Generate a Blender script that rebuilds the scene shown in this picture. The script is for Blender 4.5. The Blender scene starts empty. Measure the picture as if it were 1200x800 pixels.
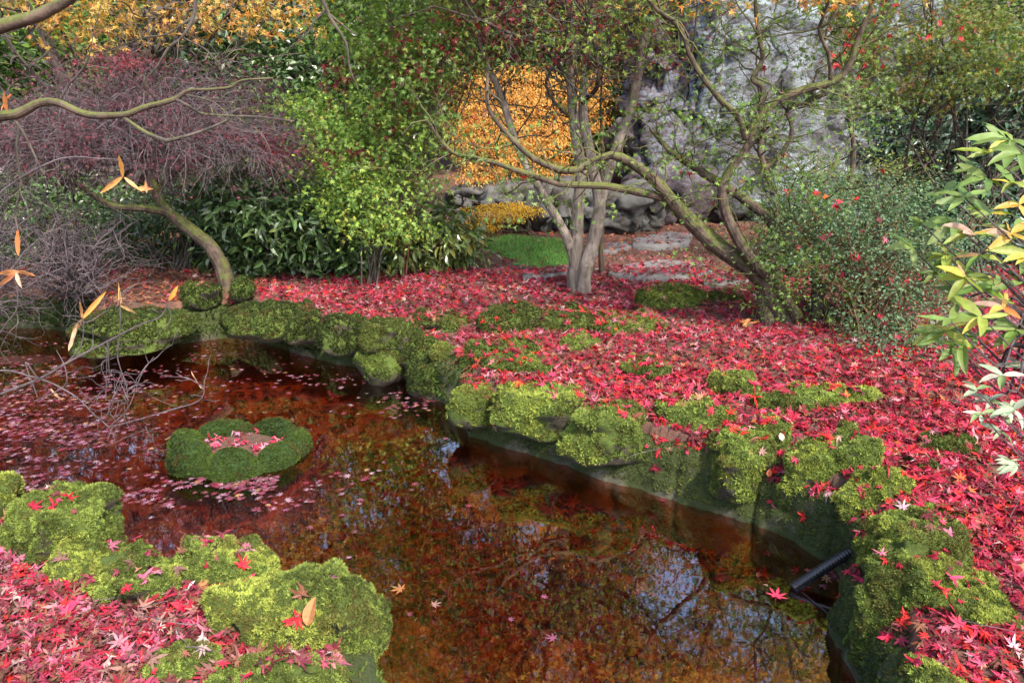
import bpy, math, random
import numpy as np
from mathutils.bvhtree import BVHTree
from mathutils import Vector, Matrix

# ------------------------------------------------------------------ camera, light, exposure
scene = bpy.context.scene
COL = scene.collection
CAMH = 1.6
PITCH = math.radians(16.7)
FPX = 900.0
WATER = -0.32
cam_d = bpy.data.cameras.new("camera")
cam_d.sensor_width = 36.0
cam_d.lens = 36.0 * FPX / 1200.0
cam_d.clip_start = 0.05
cam_d.clip_end = 500
cam = bpy.data.objects.new("camera", cam_d)
COL.objects.link(cam)
cam.location = (0, 0, CAMH)
cam.rotation_euler = (math.pi / 2 - PITCH, 0, 0)
scene.camera = cam

SUN_EL, SUN_AZ = math.radians(50), math.radians(148)     # azimuth clockwise from +Y (to the right, behind the scene)
w = bpy.data.worlds.new("World")
scene.world = w
w.use_nodes = True
nt = w.node_tree
bg = nt.nodes["Background"]
sky = nt.nodes.new("ShaderNodeTexSky")
sky.sky_type = 'NISHITA'
sky.sun_disc = False
sky.sun_elevation = SUN_EL
sky.sun_rotation = SUN_AZ
sky.air_density = 1.0
sky.dust_density = 2.5
sky.ozone_density = 1.0
nt.links.new(sky.outputs[0], bg.inputs[0])
bg.inputs[1].default_value = 0.15
sd = bpy.data.lights.new("sun", 'SUN')
sd.energy = 2.5
sd.angle = math.radians(2.5)
sd.color = (1.0, 0.94, 0.84)
sun = bpy.data.objects.new("sun", sd)
COL.objects.link(sun)
sv = Vector((math.sin(SUN_AZ) * math.cos(SUN_EL), math.cos(SUN_AZ) * math.cos(SUN_EL), math.sin(SUN_EL)))
sun.rotation_euler = sv.to_track_quat('Z', 'Y').to_euler()
scene.view_settings.view_transform = 'Standard'
scene.view_settings.look = 'None'
scene.view_settings.gamma = 1
scene.view_settings.exposure = 1.92
cy = scene.cycles
cy.max_bounces = 6
cy.diffuse_bounces = 3
cy.glossy_bounces = 3
cy.transmission_bounces = 3
cy.transparent_max_bounces = 10
cy.caustics_reflective = False
cy.caustics_refractive = False

# ------------------------------------------------------------------ pixel helpers (1200 x 800 photograph)
CP, SP = math.cos(PITCH), math.sin(PITCH)
def ray(px, py):
    u = (px - 600) / FPX
    v = (400 - py) / FPX
    return np.array([u, CP + v * SP, -SP + v * CP])
def P(px, py, Y):
    d = ray(px, py)
    return np.array([0, 0, CAMH]) + d * (Y / d[1])
def G(px, py, z=0.0):
    d = ray(px, py)
    return np.array([0, 0, CAMH]) + d * ((z - CAMH) / d[2])
def mpp(Y, py=400):                      # metres per pixel at depth Y
    return Y / (CP + (400 - py) / FPX * SP) / FPX

# ------------------------------------------------------------------ noise
def _hash(i, j, k, s):
    n = (i * 374761393 + j * 668265263 + k * 2147483647 + s * 144665) & 0xFFFFFFFF
    n = ((n ^ (n >> 13)) * 1274126177) & 0xFFFFFFFF
    n = ((n ^ (n >> 16)) * 2246822519) & 0xFFFFFFFF
    return ((n ^ (n >> 15)) & 0xFFFF) / 32767.5 - 1.0
def vn(p, s=0):
    p = np.asarray(p, float)
    f = np.floor(p)
    t = p - f
    t = t * t * (3 - 2 * t)
    i, j, k = (f[:, a].astype(np.int64) for a in range(3))
    r = 0
    for a in (0, 1):
        wa = t[:, 0] if a else 1 - t[:, 0]
        for b in (0, 1):
            wb = t[:, 1] if b else 1 - t[:, 1]
            for c in (0, 1):
                wc = t[:, 2] if c else 1 - t[:, 2]
                r = r + wa * wb * wc * _hash(i + a, j + b, k + c, s)
    return r
def fbm(p, s=0, o=3):
    r = 0; a = 1; t = 0
    for q in range(o):
        r = r + a * vn(np.asarray(p) * 2 ** q + 7.3 * q, s + q * 13)
        t += a; a *= .5
    return r / t
def nrm(v):
    return v / np.maximum(np.linalg.norm(v, axis=-1, keepdims=True), 1e-9)

# ------------------------------------------------------------------ mesh builder
class MB:
    def __init__(s):
        s.V = []; s.F = []; s.C = []; s.n = 0
    def add(s, V, F, C=None):
        V = np.asarray(V, float).reshape(-1, 3)
        F = np.asarray(F, np.int64)
        s.V.append(V); s.F.append(F + s.n)
        if C is None: C = (1, 1, 1)
        C = np.asarray(C, float)
        if C.ndim == 1: C = np.tile(C[:3], (len(V), 1))
        s.C.append(C[:, :3])
        s.n += len(V)
    def arrays(s):
        return np.concatenate(s.V), s.F
    def build(s, name, mat, parent=None, smooth=False, loc=None):
        V = np.concatenate(s.V); C = np.concatenate(s.C)
        off = np.zeros(3) if loc is None else np.asarray(loc, float)
        me = bpy.data.meshes.new(name)
        me.vertices.add(len(V))
        me.vertices.foreach_set("co", (V - off).astype(np.float32).ravel())
        li = np.concatenate([f.ravel() for f in s.F])
        tot = np.concatenate([np.full(len(f), f.shape[1]) for f in s.F])
        st = np.concatenate([[0], np.cumsum(tot)[:-1]])
        me.loops.add(len(li))
        me.loops.foreach_set("vertex_index", li.astype(np.int32))
        me.polygons.add(len(tot))
        me.polygons.foreach_set("loop_start", st.astype(np.int32))
        me.polygons.foreach_set("loop_total", tot.astype(np.int32))
        me.polygons.foreach_set("use_smooth", np.full(len(tot), smooth))
        me.update(calc_edges=True)
        a = me.color_attributes.new("Col", 'FLOAT_COLOR', 'POINT')
        a.data.foreach_set("color", np.concatenate([C, np.ones((len(C), 1))], 1).astype(np.float32).ravel())
        me.materials.append(mat)
        o = bpy.data.objects.new(name, me)
        COL.objects.link(o)
        if parent is not None:
            o.parent = parent
            if loc is None:
                pl = parent_loc(parent)
                o.matrix_parent_inverse = Matrix.Translation(-Vector(pl))
            else:
                o.location = Vector(off) - Vector(parent_loc(parent))
        elif loc is not None:
            o.location = Vector(off)
        return o
def parent_loc(p):
    l = Vector((0, 0, 0))
    while p is not None:
        l = l + p.location + p.matrix_parent_inverse.translation
        p = p.parent
    return l
def tag(o, label=None, cat=None, group=None, kind=None):
    if label: o['label'] = label
    if cat: o['category'] = cat
    if group: o['group'] = group
    if kind: o['kind'] = kind
    return o
def empty(name, loc, label, cat, group=None):
    o = bpy.data.objects.new(name, None)
    COL.objects.link(o)
    o.location = Vector(loc)
    o.empty_display_size = .1
    return tag(o, label, cat, group)

# ------------------------------------------------------------------ materials
def new_mat(name):
    m = bpy.data.materials.new(name)
    m.use_nodes = True
    n = m.node_tree.nodes; l = m.node_tree.links
    b = n["Principled BSDF"]
    return m, n, l, b
def N(n, t, **k):
    x = n.new(t)
    for a, v in k.items():
        if a.startswith('i_'):
            x.inputs[a[2:].replace('_', ' ')].default_value = v
        else:
            setattr(x, a, v)
    return x
def mixc(n, l, fac, a, b, mode='MIX'):
    x = n.new("ShaderNodeMix"); x.data_type = 'RGBA'; x.blend_type = mode
    for s, v in ((x.inputs[0], fac), (x.inputs[6], a), (x.inputs[7], b)):
        if hasattr(v, 'links'): l.new(v, s)
        elif isinstance(v, tuple): s.default_value = (*v, 1)
        else: s.default_value = v
    return x.outputs[2]
def ramp(n, l, src, stops):
    r = n.new("ShaderNodeValToRGB")
    while len(r.color_ramp.elements) < len(stops): r.color_ramp.elements.new(.5)
    for e, (p, c) in zip(r.color_ramp.elements, stops):
        e.position = p
        e.color = (*c, 1) if isinstance(c, tuple) else (c, c, c, 1)
    l.new(src, r.inputs[0])
    return r.outputs[0]
def noise(n, l, scale, detail=4, rough=.6, obj=True, dist=0):
    t = n.new("ShaderNodeTexNoise"); t.inputs['Scale'].default_value = scale
    t.inputs['Detail'].default_value = detail; t.inputs['Roughness'].default_value = rough
    t.inputs['Distortion'].default_value = dist
    g = n.new("ShaderNodeNewGeometry")
    l.new(g.outputs['Position'], t.inputs['Vector'])
    return t.outputs[0]
def bump(n, l, h, b, strength=.5, dist=.01):
    x = n.new("ShaderNodeBump"); x.inputs['Strength'].default_value = strength; x.inputs['Distance'].default_value = dist
    l.new(h, x.inputs['Height']); l.new(x.outputs[0], b.inputs['Normal'])

def leaf_mat(name, rough=.5, transl=.35, spec=.4, tint=(1.0, .95, .6)):
    m, n, l, b = new_mat(name)
    a = N(n, "ShaderNodeVertexColor", layer_name="Col")
    nz = noise(n, l, 60, 2)
    c = mixc(n, l, ramp(n, l, nz, [(.35, .0), (.7, .35)]), a.outputs[0], (0.09, 0.045, 0.02))
    l.new(c, b.inputs['Base Color'])
    b.inputs['Roughness'].default_value = rough
    b.inputs['Specular IOR Level'].default_value = spec
    if transl > 0:
        t = n.new("ShaderNodeBsdfTranslucent")
        l.new(mixc(n, l, 1.0, a.outputs[0], tint, 'MULTIPLY'), t.inputs[0])
        ms = n.new("ShaderNodeMixShader"); ms.inputs[0].default_value = transl
        l.new(b.outputs[0], ms.inputs[1]); l.new(t.outputs[0], ms.inputs[2])
        l.new(ms.outputs[0], n["Material Output"].inputs[0])
    return m
M = {}
M['leaf'] = leaf_mat("thin_leaf", .5, .42, .35, (1, 1, .7))
M['gloss_leaf'] = leaf_mat("glossy_leaf", .3, .2, .6)
M['litter'] = leaf_mat("fallen_leaf", .6, .2, .22, (1, .8, .7))
M['wet_leaf'] = leaf_mat("wet_leaf", .22, .05, .7)
M['moss'] = leaf_mat("moss_fronds", .75, .3, .15, (1, 1, .6))
M['grass'] = leaf_mat("grass_blades", .6, .3, .25)

def stone_mat(name, dark, light, mossy=0.0, mosscol=(.075, .105, .018), lich=None, scale=6, streak=1., bd=.02):
    m, n, l, b = new_mat(name)
    nz = noise(n, l, scale, 8, .65)
    c = ramp(n, l, nz, [(.3, dark), (.72, light)])
    if lich:
        if streak != 1.:
            g0 = n.new("ShaderNodeNewGeometry"); mp = n.new("ShaderNodeMapping"); mp.inputs['Scale'].default_value = (1, 1, streak); mp.inputs['Rotation'].default_value = (0, .12, 0)
            l.new(g0.outputs['Position'], mp.inputs[0]); t0 = n.new("ShaderNodeTexNoise"); t0.inputs['Scale'].default_value = scale; t0.inputs['Detail'].default_value = 10; t0.inputs['Roughness'].default_value = .78
            t0.inputs['Distortion'].default_value = .6; l.new(mp.outputs[0], t0.inputs['Vector']); ln = t0.outputs[0]
            big = ramp(n, l, noise(n, l, .7, 3), [(.38, -.10 + .10), (.62, 1.)])
            f0 = N(n, "ShaderNodeMath", operation='MULTIPLY'); l.new(ramp(n, l, ln, [(.44, 0.), (.56, 1.)]), f0.inputs[0]); l.new(big, f0.inputs[1]); lf = f0.outputs[0]
        else: lf = ramp(n, l, noise(n, l, scale * .35, 8, .75, dist=1.5), [(.42, 0.), (.54, 1.)])
        c = mixc(n, l, lf, c, lich)
        if streak != 1.:
            vo = n.new("ShaderNodeTexVoronoi"); vo.feature = 'DISTANCE_TO_EDGE'; vo.inputs['Scale'].default_value = .85
            m2 = n.new("ShaderNodeMapping"); m2.inputs['Scale'].default_value = (1.3, 1, .75); m2.inputs['Rotation'].default_value = (0, .18, 0)
            wn = n.new("ShaderNodeTexNoise"); wn.inputs['Scale'].default_value = 1.6; wn.inputs['Detail'].default_value = 6; l.new(g0.outputs['Position'], wn.inputs['Vector'])
            wv = n.new("ShaderNodeVectorMath"); wv.operation = 'MULTIPLY_ADD'; l.new(wn.outputs[1], wv.inputs[0]); wv.inputs[1].default_value = (1.0, 1.0, 1.0); l.new(g0.outputs['Position'], wv.inputs[2])
            l.new(wv.outputs[0], m2.inputs[0]); l.new(m2.outputs[0], vo.inputs['Vector'])
            c = mixc(n, l, ramp(n, l, vo.outputs['Distance'], [(.008, .92), (.035, 0.)]), c, (.018, .016, .016))
    if mossy > 0:
        g = n.new("ShaderNodeNewGeometry")
        sx = n.new("ShaderNodeSeparateXYZ"); l.new(g.outputs['Normal'], sx.inputs[0])
        ad = N(n, "ShaderNodeMath", operation='MULTIPLY_ADD')
        l.new(noise(n, l, 5, 5), ad.inputs[0]); ad.inputs[1].default_value = 2.2; ad.inputs[2].default_value = -1.4 + mossy
        ad2 = N(n, "ShaderNodeMath", operation='ADD'); l.new(ad.outputs[0], ad2.inputs[0]); l.new(sx.outputs[2], ad2.inputs[1])
        mc = mixc(n, l, noise(n, l, 40, 4), tuple(x * .45 for x in mosscol), tuple(x * 1.4 for x in mosscol))
        c = mixc(n, l, ramp(n, l, ad2.outputs[0], [(.0, 0.), (.35, 1.)]), c, mc)
    l.new(c, b.inputs['Base Color'])
    b.inputs['Roughness'].default_value = .85
    b.inputs['Specular IOR Level'].default_value = .25
    bump(n, l, noise(n, l, (70 if mossy > .5 else 45) if bd < .03 else 12, 8, .75), b, 1.0, bd)
    return m
M['mossrock'] = stone_mat("mossy_stone_body", (.04, .034, .024), (.13, .11, .07), .75)
M['wallrock'] = stone_mat("damp_wall_stone", (.06, .055, .034), (.22, .20, .13), .6, (.05, .065, .018), scale=6)
M['ringrock'] = stone_mat("ring_stone", (.015, .02, .012), (.05, .06, .03), 1.0, (.03, .06, .012))
M['boulder'] = stone_mat("grey_brown_boulder", (.022, .018, .017), (.075, .06, .055), -.3, lich=(.095, .092, .085), scale=3)
M['cliff'] = stone_mat("pale_lichen_cliff", (.06, .054, .058), (.18, .165, .175), -.9, lich=(.52, .62, .66), scale=6, streak=2.6, bd=.12)
M['purple'] = stone_mat("purple_brown_rock", (.03, .021, .023), (.095, .068, .075), -.9, lich=(.15, .16, .19), scale=5, streak=2.2, bd=.05)
M['paving'] = stone_mat("pale_paving", (.10, .09, .085), (.27, .245, .24), -1.0, lich=(.18, .17, .16), scale=5)

def bark_mat(name, dark, light, moss=0.0, scale=30):
    m, n, l, b = new_mat(name)
    g = n.new("ShaderNodeNewGeometry")
    mp = n.new("ShaderNodeMapping"); mp.inputs['Scale'].default_value = (1, 1, .22)
    l.new(g.outputs['Position'], mp.inputs[0])
    t = n.new("ShaderNodeTexNoise"); t.inputs['Scale'].default_value = scale; t.inputs['Detail'].default_value = 6
    t.inputs['Roughness'].default_value = .65
    l.new(mp.outputs[0], t.inputs['Vector'])
    c = ramp(n, l, t.outputs[0], [(.3, dark), (.68, light)])
    c = mixc(n, l, ramp(n, l, noise(n, l, 9, 4), [(.5, 0.), (.62, .55)]), c, tuple(min(1, x * 1.5) for x in light))
    if moss > 0:
        sx = n.new("ShaderNodeSeparateXYZ"); l.new(g.outputs['Normal'], sx.inputs[0])
        ad = N(n, "ShaderNodeMath", operation='MULTIPLY_ADD')
        l.new(noise(n, l, 7, 4), ad.inputs[0]); ad.inputs[1].default_value = 3.0; ad.inputs[2].default_value = -2.2 + moss
        ad2 = N(n, "ShaderNodeMath", operation='ADD'); l.new(ad.outputs[0], ad2.inputs[0]); l.new(sx.outputs[2], ad2.inputs[1])
        mc = mixc(n, l, noise(n, l, 70, 3), (.035, .042, .01), (.12, .13, .035))
        c = mixc(n, l, ramp(n, l, ad2.outputs[0], [(0., 0.), (.4, .9)]), c, mc)
    l.new(c, b.inputs['Base Color'])
    b.inputs['Roughness'].default_value = .85
    b.inputs['Specular IOR Level'].default_value = .2
    bump(n, l, t.outputs[0], b, .8, .012)
    return m
M['bark'] = bark_mat("grey_bark", (.07, .055, .042), (.22, .18, .15), .2)
M['mossbark'] = bark_mat("mossy_brown_bark", (.026, .018, .014), (.095, .068, .050), .6)
M['darkbark'] = bark_mat("dark_bark", (.02, .016, .013), (.085, .07, .058), .1)
M['twig'] = bark_mat("grey_twig", (.03, .024, .026), (.105, .08, .085), 0, 60)
M['redbark'] = bark_mat("reddish_bark", (.05, .02, .014), (.16, .075, .05), .5)

# ground
m, n, l, b = new_mat("leaf_litter_earth")
c = ramp(n, l, noise(n, l, 22, 8, .75), [(.3, (.022, .012, .009)), (.5, (.09, .035, .022)), (.7, (.17, .075, .045))])
c = mixc(n, l, ramp(n, l, noise(n, l, .8, 4), [(.4, 0.), (.65, .5)]), c, (.03, .035, .014))
l.new(c, b.inputs['Base Color']); b.inputs['Roughness'].default_value = .9
bump(n, l, noise(n, l, 30, 8, .7), b, .8, .02)
M['earth'] = m
m, n, l, b = new_mat("lawn_soil")
l.new(ramp(n, l, noise(n, l, 30, 5), [(.3, (.04, .11, .018)), (.7, (.08, .22, .035))]), b.inputs['Base Color'])
b.inputs['Roughness'].default_value = .9
M['lawn'] = m
m, n, l, b = new_mat("black_plastic")
b.inputs['Base Color'].default_value = (.012, .012, .014, 1); b.inputs['Roughness'].default_value = .35
M['plastic'] = m
# water: tannin-tinted transparent body under a fresnel reflection
m, n, l, b = new_mat("pond_water")
n.remove(b)
tr = n.new("ShaderNodeBsdfTransparent"); tr.inputs[0].default_value = (.92, .39, .21, 1)
gl = n.new("ShaderNodeBsdfGlossy"); gl.inputs['Roughness'].default_value = .015; gl.inputs[0].default_value = (1, 1, 1, 1)
fr = n.new("ShaderNodeFresnel"); WI = 2.9
gw = n.new("ShaderNodeNewGeometry"); mi = N(n, "ShaderNodeMath", operation='MULTIPLY_ADD'); l.new(gw.outputs['Backfacing'], mi.inputs[0]); mi.inputs[1].default_value = 1 / WI - WI; mi.inputs[2].default_value = WI
l.new(mi.outputs[0], fr.inputs[0])
ms = n.new("ShaderNodeMixShader")
t1 = noise(n, l, 7, 3, .5); bp = n.new("ShaderNodeBump"); bp.inputs['Strength'].default_value = .022; bp.inputs['Distance'].default_value = .02
l.new(t1, bp.inputs['Height']); l.new(bp.outputs[0], gl.inputs['Normal']); l.new(bp.outputs[0], fr.inputs['Normal'])
l.new(fr.outputs[0], ms.inputs[0]); l.new(tr.outputs[0], ms.inputs[1]); l.new(gl.outputs[0], ms.inputs[2])
l.new(ms.outputs[0], n["Material Output"].inputs[0])
M['water'] = m

# ------------------------------------------------------------------ templates of leaves
def maple_template(rng, curl=.2, fine=True):
    ang = np.radians([-128, -84, -41, 0, 41, 84, 128]); L = np.array([.45, .75, .93, 1.0, .93, .75, .45]) * rng.uniform(.9, 1.1, 7)
    V = [(0, 0, 0)]; F = []
    for i in range(7):
        a = ang[i] + rng.uniform(-.08, .08)
        da = math.radians(20)
        V.append((math.sin(a - da) * .27, math.cos(a - da) * .27, 0))
        if fine:
            V.append((math.sin(a - .17) * .6 * L[i], math.cos(a - .17) * .6 * L[i], 0))
            V.append((math.sin(a) * L[i], math.cos(a) * L[i], 0))
            V.append((math.sin(a + .17) * .6 * L[i], math.cos(a + .17) * .6 * L[i], 0))
        else:
            V.append((math.sin(a) * L[i], math.cos(a) * L[i], 0))
    k = 4 if fine else 2
    V.append((math.sin(ang[6] + .35) * .27, math.cos(ang[6] + .35) * .27, 0))
    for i in range(7):
        s = 1 + i * k; e = 1 + (i + 1) * k
        if fine: F += [(0, s, s + 1), (0, s + 1, s + 3), (s + 1, s + 2, s + 3), (0, s + 3, e)]
        else: F += [(0, s, s + 1), (0, s + 1, e)]
    b0 = len(V)
    V += [(-.012, 0, 0), (.012, 0, 0), (rng.uniform(-.3, .3), -.7, rng.uniform(-.1, .25))]
    F.append((b0, b0 + 2, b0 + 1))
    V = np.array(V, float)
    r2 = V[:, 0] ** 2 + V[:, 1] ** 2
    th = np.arctan2(V[:, 0], V[:, 1])
    ph = rng.uniform(0, 6.28, 3)
    V[:, 2] += curl * r2 * (np.sin(th + ph[0]) + .9 * np.sin(2 * th + ph[1]) + .8 * np.sin(5 * th + ph[2])) - .25 * curl * r2
    sq = 1 - curl * .35 * r2 * rng.uniform(0, 1)
    V[:, 0] *= sq
    return V, np.array(F)
_r = np.random.default_rng(5)
MAPLE = [maple_template(_r, c) for c in (.15, .3, .45, .7, .38, 1.0)]
MAPLE_FLAT = [maple_template(_r, c) for c in (.015, .03, .02)]
MAPLE_LO = [maple_template(_r, c, False) for c in (.15, .3, .45)]
def lance(wd=.3, bend=.2, fold=.12):     # long leaf, base at the origin, tip at y = 1
    V = [(0, 0, 0), (-wd * .5, .35, fold), (0, .38, 0), (wd * .5, .35, fold), (-wd * .42, .7, fold - bend * .3), (0, .7, -bend * .3), (wd * .42, .7, fold - bend * .3), (0, 1, -bend)]
    F = [(0, 1, 2), (0, 2, 3), (1, 4, 5), (1, 5, 2), (2, 5, 6), (2, 6, 3), (4, 7, 5), (5, 7, 6)]
    return np.array(V, float), np.array(F)
LANCE = [lance(.34, .25), lance(.3, .4, .06), lance(.38, .1, .15)]
def curl_leaf(wd, bend, fold, twist, ns=9):
    V = []; F = []
    for i in range(ns):
        t = i / (ns - 1); hw_ = wd * .5 * math.sin(math.pi * min(1, t * .97 + .03)) ** .75 * (1 - .25 * t); a = twist * t
        yy = t - .12 * bend * bend * t * t; zz = -bend * t * t
        for sx in (-1, 0, 1):
            V.append((sx * hw_ * math.cos(a), yy, zz + sx * hw_ * math.sin(a) + (abs(sx) * fold * hw_ * 2) + .012 * math.sin(i * 2.1 + sx)))
    for i in range(ns - 1):
        a = i * 3
        F += [(a, a + 1, a + 4), (a, a + 4, a + 3), (a + 1, a + 2, a + 5), (a + 1, a + 5, a + 4)]
    return np.array(V, float), np.array(F)
def small():
    V = [(0, 0, 0), (-.28, .5, .1), (.28, .5, .1), (0, 1, -.08)]
    return np.array(V, float), np.array([(0, 1, 3), (0, 3, 2)])
SMALL = [small()]

def palette(rng, k, pal, jit=.2):
    cs = np.array([p[0] for p in pal]); wt = np.array([p[1] for p in pal], float); wt /= wt.sum()
    i = rng.choice(len(pal), k, p=wt)
    c = cs[i] * rng.uniform(1 - jit, 1 + jit, (k, 1)) * rng.uniform(1 - jit * .4, 1 + jit * .4, (k, 3))
    return np.clip(c, 0, 1)
def basis(nor, ydir):
    z = nrm(nor); x = nrm(np.cross(ydir, z)); y = np.cross(z, x)
    return np.stack([x, y, z], -1)       # columns
def scatter(mb, templates, pos, B, size, cols, rng):
    ti = rng.integers(0, len(templates), len(pos))
    for t, (V, F) in enumerate(templates):
        s = ti == t
        if not s.any(): continue
        k = int(s.sum())
        W = np.einsum('nij,vj->nvi', B[s], V) * np.reshape(size[s], (k, 1, 1)) + pos[s][:, None]
        FF = (F[None] + (np.arange(k) * len(V))[:, None, None]).reshape(-1, F.shape[1])
        mb.add(W.reshape(-1, 3), FF, np.repeat(cols[s], len(V), 0))
    return ti

# ------------------------------------------------------------------ tubes
def catmull(pts, k):
    p = np.asarray(pts, float)
    if len(p) < 3:
        t = np.linspace(0, 1, k)[:, None]; return p[0] * (1 - t) + p[-1] * t
    q = np.concatenate([[2 * p[0] - p[1]], p, [2 * p[-1] - p[-2]]])
    seg = np.linspace(0, len(p) - 1 - 1e-6, k); i = seg.astype(int); t = (seg - i)[:, None]
    a, b, c, d = q[i], q[i + 1], q[i + 2], q[i + 3]
    return .5 * ((2 * b) + (-a + c) * t + (2 * a - 5 * b + 4 * c - d) * t ** 2 + (-a + 3 * b - 3 * c + d) * t ** 3)
def tubes(mb, pts, rad, sides=4, col=(1, 1, 1), rough=0, seed=0):
    pts = np.asarray(pts, float); Nn, K, _ = pts.shape
    rad = np.broadcast_to(rad, (Nn, K))
    tg = nrm(np.gradient(pts, axis=1))
    ref = np.array([.21, .93, .3]); ref /= np.linalg.norm(ref)
    u = nrm(np.cross(tg, ref)); v = np.cross(tg, u)
    a = np.arange(sides) * 2 * math.pi / sides
    ring = pts[:, :, None] + rad[:, :, None, None] * (np.cos(a)[None, None, :, None] * u[:, :, None] + np.sin(a)[None, None, :, None] * v[:, :, None])
    V = ring.reshape(-1, 3)
    if rough:
        cen = np.repeat(pts.reshape(-1, 3), sides, 0)
        V = cen + (V - cen) * (1 + rough * fbm(V * 9, seed, 3) + rough * .7 * vn(V * 28, seed + 3))[:, None]
    i = np.arange(K - 1)[:, None] * sides; j = np.arange(sides)[None]; j2 = (j + 1) % sides
    Q = np.stack([i + j, i + j2, i + sides + j2, i + sides + j], -1).reshape(-1, 4)
    F = (Q[None] + (np.arange(Nn) * K * sides)[:, None, None]).reshape(-1, 4)
    mb.add(V, F, col)
    return mb
def grow(rng, start, dirs, length, K=7, wig=.35, pull=(0, 0, 0)):
    Nn = len(start)
    L = np.broadcast_to(length, (Nn,)) / (K - 1)
    pts = np.zeros((Nn, K, 3)); pts[:, 0] = start; d = nrm(dirs)
    for k in range(1, K):
        d = nrm(d + rng.normal(0, wig, (Nn, 3)) + np.asarray(pull))
        pts[:, k] = pts[:, k - 1] + d * L[:, None]
    return pts
def on_lines(rng, pts, k, lo=.2, hi=1.0):       # k random points on polylines (N,K,3) -> pos, dir, parameter, line index
    Nn, K, _ = pts.shape
    i = rng.integers(0, Nn, k); t = rng.uniform(lo, hi, k) * (K - 1) * .9999
    a = np.minimum(t.astype(int), K - 2); f = (t - a)[:, None]
    p = pts[i, a] * (1 - f) + pts[i, a + 1] * f
    return p, nrm(pts[i, a + 1] - pts[i, a]), t / (K - 1), i
def rdir(rng, k): return nrm(rng.normal(0, 1, (k, 3)))

# ------------------------------------------------------------------ ico sphere and stones
import bmesh
def ico(sub):
    bm = bmesh.new(); bmesh.ops.create_icosphere(bm, subdivisions=sub, radius=1)
    V = np.array([v.co[:] for v in bm.verts]); F = np.array([[v.index for v in f.verts] for f in bm.faces]); bm.free()
    return V, F
ICO = {k: ico(k) for k in (3, 4, 5, 6)}
def vnormals(V, F):
    fn = np.cross(V[F[:, 1]] - V[F[:, 0]], V[F[:, 2]] - V[F[:, 0]])
    r = np.zeros_like(V)
    for k in range(F.shape[1]): np.add.at(r, F[:, k], fn)
    return nrm(r)
def stone_shape(cen, dim, yaw=0, seed=0, n=2.8, rough=.16, lump=.0, sub=4, strata=0, facet=False):
    V, F = ICO[sub]
    V = V / (np.abs(V) ** n).sum(1, keepdims=True) ** (1 / n)
    D = nrm(V)
    V = V * (1 + rough * fbm(D * 1.6 + seed * 3.1, seed, 3))[:, None]
    if facet:
        rf = np.random.default_rng(seed + 900)
        for _ in range(9):
            pn = rf.normal(0, 1, 3); pn[2] = abs(pn[2]) * .6; pn /= np.linalg.norm(pn)
            e = V @ pn - rf.uniform(.74, 1.02)
            V = V - np.clip(e, 0, None)[:, None] * pn * .85
        e = V[:, 2] + .22 * V[:, 0] * rf.uniform(-1, 1) + .22 * V[:, 1] * rf.uniform(-1, .3) - .74
        V[:, 2] -= np.clip(e, 0, None) * .8
    if facet:
        q = D * 1.1 + seed * 1.7
        V = V + .20 * np.stack([vn(q, seed + 51), vn(q, seed + 52), .6 * vn(q, seed + 53)], 1) + .10 * np.stack([vn(q * 2.3, seed + 54), vn(q * 2.3, seed + 55), .7 * vn(q * 2.3, seed + 56)], 1)
    V = V * np.asarray(dim)
    if strata:
        V[:, :2] *= (1 + strata * vn(np.stack([V[:, 2] * 0 + seed, V[:, 2] * 2.5, V[:, 2] * 0], 1), seed))[:, None]
    c, s = math.cos(yaw), math.sin(yaw)
    V = V @ np.array([[c, s, 0], [-s, c, 0], [0, 0, 1]])
    V = V + np.asarray(cen)
    if lump:
        Nr = vnormals(V, F)
        h = np.clip(Nr[:, 2] + .6, 0, 1)
        V = V + Nr * (h * lump * (.2 + 1.6 * fbm(V * 8, seed + 5, 2) + 1.0 * fbm(V * 22, seed + 8, 2)))[:, None]
    return V, F
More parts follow.
